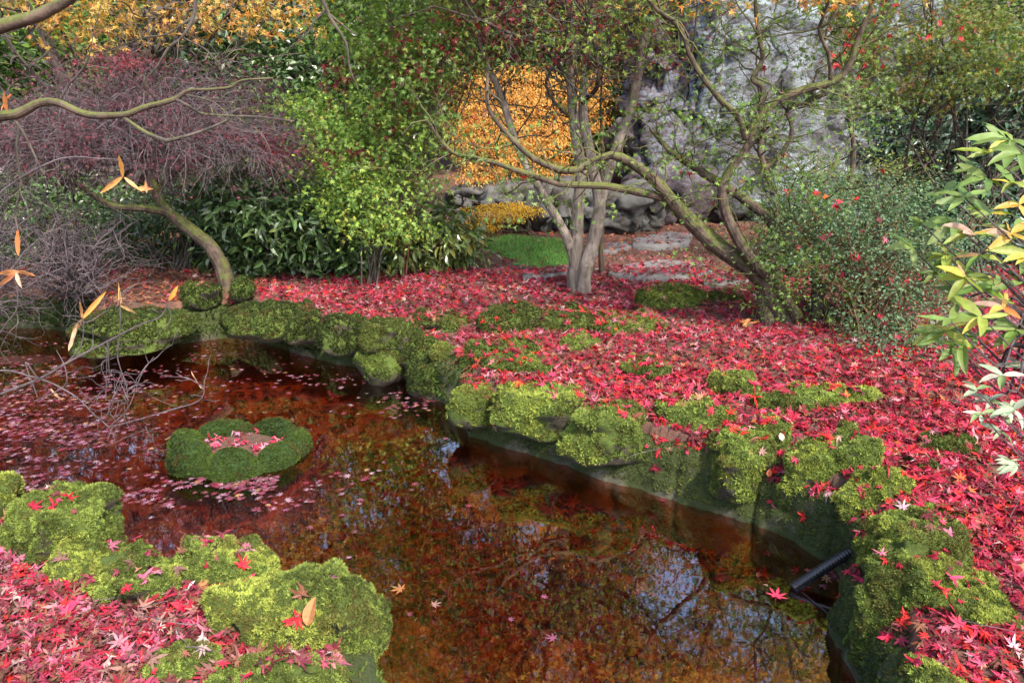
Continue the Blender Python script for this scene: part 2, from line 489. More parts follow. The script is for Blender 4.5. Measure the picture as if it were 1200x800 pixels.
def moss_tufts(mb, V, F, rng, spacing, h, cols, thr=-.1, zmin=WATER + .03, seed=0, patch=.0):
    A, B_, C_ = V[F[:, 0]], V[F[:, 1]], V[F[:, 2]]
    cr = np.cross(B_ - A, C_ - A); ar = np.linalg.norm(cr, axis=1) / 2; fn = nrm(cr)
    k = int(min(60000, ar.sum() / spacing ** 2))
    fi = rng.choice(len(F), k, p=ar / ar.sum())
    r1, r2 = rng.random((2, k)); sw = r1 + r2 > 1; r1[sw] = 1 - r1[sw]; r2[sw] = 1 - r2[sw]
    p = A[fi] + r1[:, None] * (B_ - A)[fi] + r2[:, None] * (C_ - A)[fi]; nn = fn[fi]
    nz = fbm(p * 7, seed + 2, 3)
    keep = (nn[:, 2] + nz * .7 > thr) & (p[:, 2] > zmin) & (fbm(p * 8, seed + 77, 3) > -1 + patch + .35 * np.clip(.35 - nn[:, 2], 0, .8))
    p, nn, nz = p[keep], nn[keep], nz[keep]; k = len(p)
    if k == 0: return
    clump = fbm(p * 55, seed + 9, 2)
    hh = h * (1 + .9 * clump) * rng.uniform(.6, 1.3, k)
    nb = 3
    W = []
    P0 = np.repeat(p, nb, 0); NN = np.repeat(nn, nb, 0); H = np.repeat(hh, nb)
    d = nrm(NN * .8 + np.array([0, 0, .35]) + rdir(rng, k * nb) * .85)
    s = nrm(np.cross(d, rdir(rng, k * nb)))
    wd = H * .22
    V3 = np.stack([P0 - s * wd[:, None], P0 + s * wd[:, None], P0 + d * H[:, None]], 1).reshape(-1, 3)
    FF = np.arange(len(V3)).reshape(-1, 3)
    lo, hi = np.array(cols[0]), np.array(cols[1])
    t = np.clip(.48 + 1.1 * clump + .9 * nz + .5 * fbm(p * 18, seed + 31, 2) + rng.normal(0, .22, k), 0, 1)[:, None]
    cc = lo * (1 - t) + hi * t
    z3 = fbm(p * 3.2, seed + 61, 2)[:, None]
    cc = cc * (1 + .55 * np.clip(z3, -.6, .6)) * np.where(z3 > .12, np.array([1.06, 1.02, .95]), np.array([.92, 1.0, 1.0]))
    brown = (fbm(p * 11, seed + 21, 3) > .27)[:, None]
    cc = np.where(brown, cc * .5 + np.array([.09, .06, .02]) * .5, cc)
    mb.add(V3, FF, np.repeat(cc, nb * 3, 0))

# ------------------------------------------------------------------ pond outline (x, y), counter-clockwise not required
def g2(px, py): return tuple(G(px, py, WATER)[:2])
def p2(px, py, Y): return tuple(P(px, py, Y)[:2])
POND = [g2(1015, 830), g2(990, 770), g2(975, 735), g2(1002, 700), g2(975, 660), g2(900, 618), g2(800, 590), g2(700, 558), g2(620, 530), g2(548, 512),
        g2(536, 480), g2(500, 458), g2(470, 434), g2(400, 428), g2(330, 408), g2(275, 394), g2(215, 402), g2(110, 412), g2(96, 390), g2(50, 384), g2(-20, 386),
        g2(-160, 400), g2(-330, 470), g2(-420, 560), p2(-330, 600, 3.7), p2(-120, 600, 3.3), p2(0, 560, 3.1), p2(50, 600, 2.85), p2(130, 620, 2.75),
        p2(200, 620, 2.62), p2(300, 620, 2.5), p2(400, 680, 2.3), p2(437, 700, 2.1), p2(446, 700, 1.7), p2(500, 700, 1.3), (.6, 1.15)]
POND = np.array(POND)
def sdist(xy):                              # > 0 inside the pond
    xy = np.asarray(xy, float); best = np.full(len(xy), 1e9); ins = np.zeros(len(xy), bool)
    for i in range(len(POND)):
        a, b = POND[i], POND[(i + 1) % len(POND)]
        ab = b - a; t = np.clip(((xy - a) @ ab) / (ab @ ab), 0, 1)
        best = np.minimum(best, np.linalg.norm(xy - a - t[:, None] * ab, axis=1))
        c = ((a[1] > xy[:, 1]) != (b[1] > xy[:, 1])) & (xy[:, 0] < (b[0] - a[0]) * (xy[:, 1] - a[1]) / (b[1] - a[1] + 1e-12) + a[0])
        ins ^= c
    return np.where(ins, best, -best)
def bank_h(xy):
    x, y = xy[:, 0], xy[:, 1]
    q = np.stack([x, y, x * 0], 1)
    z = .035 * fbm(q * .9, 3, 3) + .012 * fbm(q * 5, 4, 2)
    z = z + .02 * np.clip(y - 5, 0, 8)
    z = z + .05 * np.clip(x - 1.2, 0, 4) * np.clip((9 - y) / 4, 0, 1)           # the right bank lifts a little
    z = z + np.clip(y - 13.5, 0, 40) * .30 * (1 + .2 * fbm(q * .1, 8, 2))         # wooded slope behind
    z = z + np.clip(-x - 5.5, 0, 30) * .14
    return z
def ground_z(xy):
    xy = np.asarray(xy, float)
    s = sdist(xy); z = bank_h(xy)
    t = np.clip((s + .10) / .06, 0, 1)
    bot = -.58 + .04 * fbm(np.stack([xy[:, 0], xy[:, 1], s * 0], 1) * 1.5, 6, 2)
    return z * (1 - t) + bot * t
def gz(x, y): return float(ground_z([[x, y]])[0])

xs = np.concatenate([np.linspace(-90, -7.2, 34), np.arange(-7, 6.01, .045), np.linspace(6.3, 90, 34)])
ys = np.concatenate([np.linspace(-30, .3, 12), np.arange(.5, 10.01, .045), np.linspace(10.3, 20, 30), np.linspace(22, 130, 24)])
X, Y = np.meshgrid(xs, ys)
xy = np.stack([X.ravel(), Y.ravel()], 1)
GV = np.concatenate([xy, ground_z(xy)[:, None]], 1)
nx, ny = len(xs), len(ys)
i, j = np.meshgrid(np.arange(nx - 1), np.arange(ny - 1)); a = (j * nx + i).ravel()
GF = np.stack([a, a + 1, a + nx + 1, a + nx], 1)
mb = MB(); mb.add(GV, GF)
tag(mb.build("ground", M['earth'], smooth=True), "dark earth bank under fallen leaves around the pond", None, kind='structure')
# lawn patch
def region_mesh(poly, lift, step=.12):
    poly = np.array(poly); x0, y0 = poly.min(0); x1, y1 = poly.max(0)
    xs = np.arange(x0, x1, step); ys = np.arange(y0, y1, step)
    X, Y = np.meshgrid(xs, ys); q = np.stack([X.ravel(), Y.ravel()], 1)
    Z = bank_h(q) + lift
    nx = len(xs); i, j = np.meshgrid(np.arange(nx - 1), np.arange(len(ys) - 1)); a = (j * nx + i).ravel()
    F = np.stack([a, a + 1, a + nx + 1, a + nx], 1)
    cen = q[F].mean(1)
    return np.concatenate([q, Z[:, None]], 1), F[inpoly(cen, poly)]
def inpoly(xy, poly):
    ins = np.zeros(len(xy), bool)
    for i in range(len(poly)):
        a, b = poly[i], poly[(i + 1) % len(poly)]
        ins ^= ((a[1] > xy[:, 1]) != (b[1] > xy[:, 1])) & (xy[:, 0] < (b[0] - a[0]) * (xy[:, 1] - a[1]) / (b[1] - a[1] + 1e-12) + a[0])
    return ins
LAWN = np.array([G(555, 292)[:2], G(612, 318)[:2], G(676, 320)[:2], G(668, 290)[:2], G(600, 286)[:2]])
V, F = region_mesh(LAWN, .006); mb = MB(); mb.add(V, F)
tag(mb.build("lawn", M['lawn'], smooth=True), "small patch of bright green lawn behind the maple trunks", kind='structure')
# water sheet
mb = MB(); x0, y0 = POND.min(0) - .3; x1, y1 = POND.max(0) + .3
V = [(x0, y0, WATER), (x1, y0, WATER), (x1, y1, WATER), (x0, y1, WATER)]
mb.add(V, [(0, 1, 2, 3)])
tag(mb.build("water", M['water']), "still red-brown pond water with reflections of trees", kind='structure')

rng = np.random.default_rng(11)
# ------------------------------------------------------------------ retaining wall of the pond
def pond_wall(poly, name, label, seed, mat, tuft):
    poly = np.array(poly); d = np.r_[0, np.cumsum(np.linalg.norm(np.diff(poly, axis=0), axis=1))]
    K = int(d[-1] / .022); s = np.linspace(0, d[-1], K)
    c = np.stack([np.interp(s, d, poly[:, k]) for k in (0, 1)], 1)
    tg = nrm(np.gradient(c, axis=0)); out = np.stack([tg[:, 1], -tg[:, 0]], 1)
    test = c + out * .03
    sg = np.where(sdist(test) > 0, -1, 1)[:, None]; out = out * sg      # away from the water
    prof = [(.30, -.06), (.22, -.03), (.12, -.03), (.06, -.045), (.035, -.07), (.02, -.10), (.012, -.14), (.006, -.18), (.0, -.22), (-.003, -.26), (-.005, -.30), (-.005, -.34), (0, -.4), (.0, -.84)]
    L = []
    for o, z in prof:
        q = np.concatenate([c + out * o, np.full((K, 1), z)], 1)
        L.append(q)
    V = np.stack(L, 1).reshape(-1, 3); J = len(prof)
    cell = s / .34 + .25 * np.sin(s * 2.3)
    joint = np.clip(1 - np.abs(cell - np.round(cell)) / .05, 0, 1)
    jo = np.repeat(joint, J); lev = np.tile([p[1] for p in prof], K)
    hj = np.clip(1 - np.abs(lev + .19) / .02, 0, 1)
    disp = .045 * fbm(V * 4, seed, 3) + .014 * fbm(V * 18, seed + 4, 3) + .02 * np.repeat(vn(np.stack([np.round(cell), cell * 0, cell * 0], 1) + .5, seed), J) - .03 * jo - .02 * hj
    on = np.repeat(out, J, 0)
    V[:, :2] -= on * disp[:, None]
    V[:, 2] += .02 * fbm(V * 4, seed + 9, 2) * (lev > -.2)
    i, j = np.meshgrid(np.arange(K - 1), np.arange(J - 1)); a = (i * J + j).ravel()
    F = np.stack([a, a + 1, a + J + 1, a + J], 1)
    mb = MB(); mb.add(V, F); o = mb.build(name, mat, smooth=True); tag(o, label, "wall")
    T = np.concatenate([F[:, :3], F[:, [0, 2, 3]]])
    nrmf = vnormals(V, T); cen = V.mean(0)
    if (nrmf[:, 2] * (lev > -.04)).sum() < 0: T = T[:, ::-1]
    mm = MB(); moss_tufts(mm, V, T, rng, tuft[0], tuft[1], tuft[2], thr=tuft[3], seed=seed, zmin=WATER + .035)
    mm.build("moss", M['moss'], o)
    return V, F
w1 = pond_wall(POND[0:11], "pond_wall", "long damp mossy stone wall on the right side of the pond below the red leaves", 31, M['wallrock'],
               (.0060, .009, ((.034, .044, .014), (.15, .18, .045)), -.75))
w2 = pond_wall(POND[10:23], "pond_wall", "low dark stone wall along the far left edge of the pond under the shrubs", 57, M['wallrock'],
               (.016, .02, ((.015, .03, .006), (.06, .11, .018)), -.1))
w3 = pond_wall(list(POND[22:]) + [POND[0]], "pond_wall", "pond edge under the front left mossy stones", 83, M['wallrock'],
               (.02, .015, ((.02, .04, .008), (.08, .13, .02)), .3))

# ------------------------------------------------------------------ mossy stones
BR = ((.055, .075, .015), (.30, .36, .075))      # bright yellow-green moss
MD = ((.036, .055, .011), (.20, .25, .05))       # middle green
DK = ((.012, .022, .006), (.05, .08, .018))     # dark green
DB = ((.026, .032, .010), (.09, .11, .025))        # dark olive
# cx, top, bottom, width, base z, depth ratio, squareness, moss, leaf chance, short text, label
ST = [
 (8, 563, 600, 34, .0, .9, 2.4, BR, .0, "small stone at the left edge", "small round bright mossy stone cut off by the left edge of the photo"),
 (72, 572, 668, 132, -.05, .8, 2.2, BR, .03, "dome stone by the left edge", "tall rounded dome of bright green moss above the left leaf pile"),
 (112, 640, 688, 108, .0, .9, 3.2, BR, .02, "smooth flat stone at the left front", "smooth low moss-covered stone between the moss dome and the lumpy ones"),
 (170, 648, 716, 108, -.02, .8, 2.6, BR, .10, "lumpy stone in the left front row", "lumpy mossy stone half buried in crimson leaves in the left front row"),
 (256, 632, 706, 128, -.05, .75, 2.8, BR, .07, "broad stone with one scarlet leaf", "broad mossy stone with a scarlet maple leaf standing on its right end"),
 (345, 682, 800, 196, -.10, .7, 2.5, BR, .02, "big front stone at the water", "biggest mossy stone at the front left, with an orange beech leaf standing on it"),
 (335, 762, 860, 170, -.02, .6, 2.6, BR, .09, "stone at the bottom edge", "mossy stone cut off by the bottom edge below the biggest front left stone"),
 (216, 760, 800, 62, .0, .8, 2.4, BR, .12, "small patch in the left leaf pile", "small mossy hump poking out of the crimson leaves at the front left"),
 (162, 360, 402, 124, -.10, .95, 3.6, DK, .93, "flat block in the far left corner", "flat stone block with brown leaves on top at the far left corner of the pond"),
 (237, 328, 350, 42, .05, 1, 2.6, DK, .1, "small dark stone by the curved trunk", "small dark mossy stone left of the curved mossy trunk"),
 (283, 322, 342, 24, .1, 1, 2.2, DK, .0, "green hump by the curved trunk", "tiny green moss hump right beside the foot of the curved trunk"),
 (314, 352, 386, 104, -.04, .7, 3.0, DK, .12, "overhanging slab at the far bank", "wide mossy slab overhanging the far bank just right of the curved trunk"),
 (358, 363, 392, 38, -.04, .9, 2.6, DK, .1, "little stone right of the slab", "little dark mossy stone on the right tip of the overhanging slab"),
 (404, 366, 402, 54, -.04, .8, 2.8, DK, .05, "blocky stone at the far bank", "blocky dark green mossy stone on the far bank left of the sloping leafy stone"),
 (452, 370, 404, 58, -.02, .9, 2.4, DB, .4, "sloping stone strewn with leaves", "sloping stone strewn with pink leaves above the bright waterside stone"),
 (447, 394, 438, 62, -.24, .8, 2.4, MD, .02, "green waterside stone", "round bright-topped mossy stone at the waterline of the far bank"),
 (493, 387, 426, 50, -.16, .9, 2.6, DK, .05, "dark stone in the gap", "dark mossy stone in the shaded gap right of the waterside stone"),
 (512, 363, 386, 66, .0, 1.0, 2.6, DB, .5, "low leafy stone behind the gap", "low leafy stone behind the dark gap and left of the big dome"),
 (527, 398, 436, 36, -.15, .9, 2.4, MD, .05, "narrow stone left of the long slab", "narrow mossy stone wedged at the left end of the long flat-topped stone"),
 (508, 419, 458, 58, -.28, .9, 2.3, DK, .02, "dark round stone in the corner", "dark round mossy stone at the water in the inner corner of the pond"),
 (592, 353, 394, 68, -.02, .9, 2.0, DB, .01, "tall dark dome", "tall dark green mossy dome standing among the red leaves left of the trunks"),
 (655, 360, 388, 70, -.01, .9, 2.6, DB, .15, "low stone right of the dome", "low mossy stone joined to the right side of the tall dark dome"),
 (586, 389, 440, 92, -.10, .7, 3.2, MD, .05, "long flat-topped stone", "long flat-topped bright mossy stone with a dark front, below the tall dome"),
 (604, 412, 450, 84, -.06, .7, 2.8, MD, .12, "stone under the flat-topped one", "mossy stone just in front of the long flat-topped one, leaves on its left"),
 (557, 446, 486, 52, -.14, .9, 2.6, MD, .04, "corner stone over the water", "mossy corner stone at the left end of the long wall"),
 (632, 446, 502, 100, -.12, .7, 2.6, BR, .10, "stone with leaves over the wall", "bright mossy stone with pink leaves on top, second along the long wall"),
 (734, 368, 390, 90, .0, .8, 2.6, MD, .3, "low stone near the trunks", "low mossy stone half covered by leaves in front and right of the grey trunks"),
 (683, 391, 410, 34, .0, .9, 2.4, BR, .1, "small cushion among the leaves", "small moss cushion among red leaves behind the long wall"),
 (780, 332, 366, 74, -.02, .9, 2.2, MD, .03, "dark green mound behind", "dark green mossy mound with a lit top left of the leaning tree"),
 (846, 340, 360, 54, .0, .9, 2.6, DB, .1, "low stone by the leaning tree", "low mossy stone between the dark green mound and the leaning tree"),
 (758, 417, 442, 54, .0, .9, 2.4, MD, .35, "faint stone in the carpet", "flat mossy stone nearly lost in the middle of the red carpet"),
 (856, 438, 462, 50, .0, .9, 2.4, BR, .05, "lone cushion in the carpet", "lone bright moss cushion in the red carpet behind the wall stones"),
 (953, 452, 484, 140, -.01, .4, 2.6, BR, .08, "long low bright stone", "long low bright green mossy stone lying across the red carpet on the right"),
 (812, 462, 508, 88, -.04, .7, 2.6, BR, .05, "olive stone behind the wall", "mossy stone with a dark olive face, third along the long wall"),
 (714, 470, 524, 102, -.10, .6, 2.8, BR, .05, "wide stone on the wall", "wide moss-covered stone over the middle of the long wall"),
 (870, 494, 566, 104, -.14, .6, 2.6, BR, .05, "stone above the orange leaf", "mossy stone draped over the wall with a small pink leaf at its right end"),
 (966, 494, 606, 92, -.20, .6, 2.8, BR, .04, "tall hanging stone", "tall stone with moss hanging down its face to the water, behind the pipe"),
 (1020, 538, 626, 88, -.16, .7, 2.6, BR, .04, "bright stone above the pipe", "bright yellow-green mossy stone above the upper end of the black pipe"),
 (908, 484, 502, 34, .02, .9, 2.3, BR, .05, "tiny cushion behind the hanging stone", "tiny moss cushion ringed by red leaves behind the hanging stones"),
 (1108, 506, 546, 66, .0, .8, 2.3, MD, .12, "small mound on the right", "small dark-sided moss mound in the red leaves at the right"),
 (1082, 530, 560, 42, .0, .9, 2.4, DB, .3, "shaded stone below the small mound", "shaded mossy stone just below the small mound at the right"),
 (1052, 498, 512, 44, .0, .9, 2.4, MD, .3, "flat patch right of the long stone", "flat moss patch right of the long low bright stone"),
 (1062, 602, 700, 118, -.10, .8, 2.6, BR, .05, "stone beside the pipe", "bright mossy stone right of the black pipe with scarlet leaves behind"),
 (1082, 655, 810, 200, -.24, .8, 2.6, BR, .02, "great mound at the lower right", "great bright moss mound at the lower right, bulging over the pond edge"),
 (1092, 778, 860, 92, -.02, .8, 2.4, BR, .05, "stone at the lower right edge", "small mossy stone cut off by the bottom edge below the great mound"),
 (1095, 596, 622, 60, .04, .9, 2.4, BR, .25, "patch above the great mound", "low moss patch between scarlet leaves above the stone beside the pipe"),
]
HIT = [("ground", GV, np.concatenate([GF[:, :3], GF[:, [0, 2, 3]]]), None)]
HIT.append(("wall", w1[0], np.concatenate([w1[1][:, :3], w1[1][:, [0, 2, 3]]]), None))
HIT.append(("wall", w2[0], np.concatenate([w2[1][:, :3], w2[1][:, [0, 2, 3]]]), None))
STONEC = {}
for si, (cx, tp, bt, wd, zb, dr, sq, mc, lc, short, label) in enumerate(ST):
    g = G(cx, bt, zb); Yf = g[1]
    hw = wd * .5 * mpp(Yf, bt)
    ry = hw * dr
    Yc = Yf + ry * .75
    top = P(cx, tp, Yc + ry * .25)[2]
    x = P(cx, bt, Yc)[0]
    hw = wd * .5 * mpp(Yc, (tp + bt) / 2)
    base = zb - .10
    rz = (top - base) / 2
    sub = 5 if wd > 90 else 4
    near = Yc < 3.6
    V, F = stone_shape((x, Yc, base + rz), (hw * 1.02, ry * 1.02, rz * (1.06 if near else .98)), rng.uniform(-.35, .35), si + 3, sq + .7, .24, lump=.032 if near else .026, sub=sub, facet=True)
    loc = (x, Yc, base)
    mb = MB(); mb.add(V, F); o = mb.build("mossy_stone", M['mossrock'], smooth=True, loc=loc)
    tag(o, label, "stone", "mossy edging stones round the pond")
    sp = .0044 if Yc < 2.7 else .0056 if Yc < 3.8 else .0072 if Yc < 5.5 else .0095
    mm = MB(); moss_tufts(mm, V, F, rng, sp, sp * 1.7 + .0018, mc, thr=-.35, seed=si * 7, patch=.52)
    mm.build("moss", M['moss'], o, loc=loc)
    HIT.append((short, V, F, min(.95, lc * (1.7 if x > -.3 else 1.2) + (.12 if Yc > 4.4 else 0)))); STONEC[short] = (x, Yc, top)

# ------------------------------------------------------------------ moss ring in the pond
rc = (G(283, 561, WATER) + G(283, 505, WATER)) / 2
gx, gy = rc[0], rc[1]
R1 = 62 * mpp(gy, 540)
nu, nv = 160, 36
u = np.linspace(0, 2 * math.pi, nu, endpoint=False); v = np.linspace(0, 2 * math.pi, nv, endpoint=False)
U, Vv = np.meshgrid(u, v, indexing='ij')
lob = np.abs(np.sin(U * 3.5 + .4 + .5 * np.sin(U + 1) + .25 * np.sin(2 * U))) ** .6
mr = .064 * (.50 + .90 * lob) * (1 + .22 * np.sin(U + 3.6) + .1 * np.sin(2 * U))
RR = R1 + mr * np.cos(Vv) * 1.0
pv = np.stack([gx + RR * np.cos(U) * 1.0, gy + RR * np.sin(U) * .88, WATER + .012 + mr * 1.25 * np.sin(Vv) + .012 * lob], -1).reshape(-1, 3)
i, j = np.meshgrid(np.arange(nu), np.arange(nv), indexing='ij')
idx = lambda a, b: (a % nu) * nv + (b % nv)
RF = np.stack([idx(i, j), idx(i + 1, j), idx(i + 1, j + 1), idx(i, j + 1)], -1).reshape(-1, 4)
pv = pv + nrm(pv - np.array([gx, gy, WATER])) * (.012 * fbm(pv * 12, 5, 3))[:, None] + nrm(pv - np.array([gx, gy, WATER])) * (.016 * fbm(pv * 5, 8, 2))[:, None]
mb = MB(); mb.add(pv, RF)
ring = mb.build("stone_planter_ring", M['ringrock'], smooth=True, loc=(gx, gy, WATER))
tag(ring, "round ring of dark mossy lumps standing in the pond with leaves in its middle", "planter")
T = np.concatenate([RF[:, :3], RF[:, [0, 2, 3]]])
if vnormals(pv, T)[int(nv / 4), 2] < 0: T = T[:, ::-1]
mm = MB(); moss_tufts(mm, pv, T, rng, .0052, .010, ((.012, .028, .006), (.06, .105, .02)), thr=-.9, seed=400, zmin=WATER + .005)
mm.build("moss", M['moss'], ring, loc=(gx, gy, WATER))
a = np.linspace(0, 2 * math.pi, 48, endpoint=False)
mb = MB(); mb.add(np.concatenate([[[gx, gy, WATER + .03]], np.stack([gx + R1 * np.cos(a), gy + R1 * .88 * np.sin(a), a * 0 + WATER + .03], 1)]),
                  [(0, 1 + k, 1 + (k + 1) % 48) for k in range(48)])
mb.build("soil", M['earth'], ring, loc=(gx, gy, WATER))
HIT.append(("ring", pv, T, .02))
HIT.append(("ringsoil", mb.V[0], np.array(mb.F[0]), 1.0))

def slab(poly, h, mat, label, seed):
    pts = np.array([G(px, py, .04)[:2] for px, py in poly]); c = pts.mean(0)
    K = 64; closed = np.concatenate([pts, pts[:1]]); s = np.linspace(0, len(pts) - 1e-6, K, endpoint=False); i = s.astype(int); t = (s - i)[:, None]
    ring_ = closed[i] * (1 - t) + closed[i + 1] * t
    ring_ = (ring_ + np.roll(ring_, 1, 0) + np.roll(ring_, -1, 0)) / 3
    z0 = gz(*c)
    mb = MB(); V = []
    for f, z in ((1.0, -.05), (1.0, h * .6), (.96, h), (.7, h * 1.04), (.35, h * 1.02)):
        q = c + (ring_ - c) * f
        V.append(np.concatenate([q, np.full((K, 1), z0 + z)], 1))
    V = np.concatenate(V + [[[c[0], c[1], z0 + h * 1.02]]])
    V = V + .012 * np.stack([fbm(V * 4, seed), fbm(V * 4, seed + 1), fbm(V * 5, seed + 2)], 1)
    F4 = [(a * K + k, a * K + (k + 1) % K, (a + 1) * K + (k + 1) % K, (a + 1) * K + k) for a in range(4) for k in range(K)]
    F3 = [(4 * K + k, 4 * K + (k + 1) % K, 5 * K) for k in range(K)]
    mb.add(V, F4); mb.F.append(np.array(F3)); 
    HIT.append(("paving", V, np.concatenate([np.array([(f[0], f[1], f[2]) for f in F4]), np.array([(f[0], f[2], f[3]) for f in F4]), np.array(F3)]), .8))
    return tag(mb.build("paving_stone", mat, loc=(c[0], c[1], z0), smooth=True), label, "paving stone", "pale stepping stones between the trees")
slab([(716, 318), (770, 309), (826, 313), (838, 324), (800, 331), (740, 330), (712, 325)], .05, M['paving'], "largest pale stepping stone, left of the leaning tree trunk", 3)
slab([(742, 288), (780, 279), (812, 281), (806, 293), (768, 297), (740, 295)], .05, M['paving'], "grey stepping stone nearest the cliff", 5)
slab([(690, 292), (730, 287), (742, 294), (720, 300), (690, 300)], .045, M['paving'], "grey flat stone just right of the lawn patch", 6)
slab([(612, 324), (668, 317), (672, 323), (640, 329), (612, 330)], .035, M['paving'], "narrow pale flat stone at the front of the lawn patch", 8)
slab([(826, 331), (868, 327), (880, 336), (846, 341), (824, 338)], .04, M['paving'], "flat stone at the foot of the leaning tree", 11)

# ------------------------------------------------------------------ leaf fall
Vs, Fs, own = [], [], []; off = 0
for k, (nm_, V, F, lc) in enumerate(HIT):
    Vs.append(V); Fs.append(F + off); own += [k] * len(F); off += len(V)
VV = np.concatenate(Vs); FFs = np.concatenate(Fs); own = np.array(own)
bvh = BVHTree.FromPolygons([tuple(v) for v in VV.tolist()], [tuple(f) for f in FFs.tolist()])
def drop(xy):
    P_, N_, O_ = [], [], []
    dn = Vector((0, 0, -1))
    for x, y in xy:
        h = bvh.ray_cast(Vector((x, y, 3.0)) if y < 9 else Vector((x, y, 25.0)), dn)
        if h[0] is None: P_.append((0, 0, -99)); N_.append((0, 0, 1)); O_.append(-1); continue
        nn = h[1]
        if nn.z < 0: nn = -nn
        P_.append(h[0][:]); N_.append(nn[:]); O_.append(int(own[h[2]]))
    return np.array(P_), np.array(N_), np.array(O_)
RED = [((.34, .008, .035), 5), ((.22, .006, .026), 5), ((.44, .03, .08), 3), ((.46, .014, .014), 3), ((.46, .11, .16), 1.6), ((.11, .010, .02), 3.5), ((.46, .26, .24), .6), ((.16, .06, .035), 2.4), ((.50, .10, .02), .35), ((.30, .15, .09), .8)]
PINK = [((.32, .04, .085), 4), ((.42, .10, .16), 3.5), ((.38, .17, .20), 3), ((.20, .03, .05), 4), ((.42, .010, .035), 3), ((.26, .13, .11), 3), ((.46, .32, .30), .8), ((.12, .06, .045), 2.5)]
BROWN = [((.20, .075, .04), 4), ((.30, .10, .05), 3), ((.14, .06, .04), 3), ((.34, .06, .06), 3), ((.42, .22, .15), 1.5), ((.4, .16, .04), 1)]
# candidates: a fan matching what the camera can see of the banks
def cand(k, x0, x1, y0, y1):
    return np.stack([rng.uniform(x0, x1, k), rng.uniform(y0, y1, k)], 1)
xy = np.concatenate([cand(9000, .3, 2.6, 1.6, 3.4), cand(15000, -.4, 4.0, 3.2, 5.5), cand(14000, -1.8, 5.2, 5.3, 7.6), cand(9000, -4.5, 4.0, 6.2, 10.5),
                     cand(17000, -2.5, -.3, 1.2, 3.4), cand(9000, 1.5, 4.2, .6, 4.0), cand(9000, -5.5, -.8, 5.5, 9.5), cand(5000, 3.5, 6.5, 3.6, 8.5)])
s = sdist(xy)
xy = xy[(s < .02) & (xy[:, 1] > np.abs(xy[:, 0]) * .5 - .3)]
pp, nn, oo = drop(xy)
lp = np.array([1.0 if HIT[o][3] is None else HIT[o][3] for o in oo])
walls = np.array([HIT[o][0] == "wall" for o in oo])
q = pp.copy(); q[:, 2] = 0
NOREAR = {'great mound at the lower right', 'stone beside the pipe', 'bright stone above the pipe', 'stone at the lower right edge', 'tall dark dome', 'dark green mound behind', 'tall hanging stone', 'long low bright stone', 'lone cushion in the carpet', 'small cushion among the leaves'}
sc_y = np.array([STONEC[HIT[o][0]][1] if HIT[o][0] in STONEC else -99. for o in oo])
lp = np.where(sc_y > 0, np.clip(lp + .8 * np.clip((pp[:, 1] - sc_y + .02) / .08, 0, 1) * (pp[:, 0] > -.3) * np.array([HIT[o][0] not in NOREAR for o in oo]), 0, 1), lp)
dens = .97
far = np.clip((pp[:, 1] - 8.0) / 1.2, 0, 1)
inl = inpoly(pp[:, :2], LAWN)
keep = (oo >= 0) & (pp[:, 2] > WATER + .05) & (rng.random(len(pp)) < np.where(inl, .22, lp * dens)) & (nn[:, 2] > .45) & ~(walls & (rng.random(len(pp)) < .4))
# the moss of the wall stones shows: thin the carpet on uneven islands
keep &= ~((fbm(q * 2.3, 91, 3) > .42) & (rng.random(len(pp)) < .55) & (pp[:, 1] < 7))
pp, nn, oo = pp[keep], nn[keep], oo[keep]
k = len(pp)
leftpile = (pp[:, 0] < -.2) & (pp[:, 1] < 3.6)
RED = [(tuple(x * 1.0 for x in c_), w_) for c_, w_ in RED]; PINK = [(tuple(x * .88 for x in c_), w_) for c_, w_ in PINK]
cols = palette(rng, k, RED, .32)
cp = palette(rng, k, PINK, .25); cb = palette(rng, k, BROWN, .25)
mixp = leftpile & (rng.random(k) < .72)
dist_b = (pp[:, 1] > 7.4) & (rng.random(k) < np.clip((pp[:, 1] - 7.6) / 1.6, 0, .95)) | ((pp[:, 0] < -2.3) & (pp[:, 1] > 5) & (rng.random(k) < .85))
pinkfar = (pp[:, 1] > 5) & (rng.random(k) < .35)
cols[mixp | pinkfar] = cp[mixp | pinkfar]; cols[dist_b] = cb[dist_b]
zone = (fbm(pp * 1.4, 47, 3) > .10) & (rng.random(k) < .3)
DKL = palette(rng, k, [((.10, .012, .018), 3), ((.14, .05, .03), 3), ((.07, .03, .02), 2), ((.20, .09, .05), 1.5), ((.22, .02, .03), 2)], .25); cols[zone] = DKL[zone]
nor = nrm(nn + rng.normal(0, .33, (k, 3)) + np.where(rng.random((k, 1)) < .22, rng.normal(0, .7, (k, 3)), 0))
nor[:, 2] = np.abs(nor[:, 2]) + .15
B = basis(nor, rdir(rng, k))
size = rng.uniform(.019, .054, k) * np.where(pp[:, 1] < 3.0, .95, 1.05)
lift = rng.uniform(.004, .030, k); onst = np.array([HIT[o][3] is not None for o in oo]); lift[onst] = rng.uniform(.012, .022, onst.sum())
pos = pp + np.array([0, 0, 1.0]) * lift[:, None]
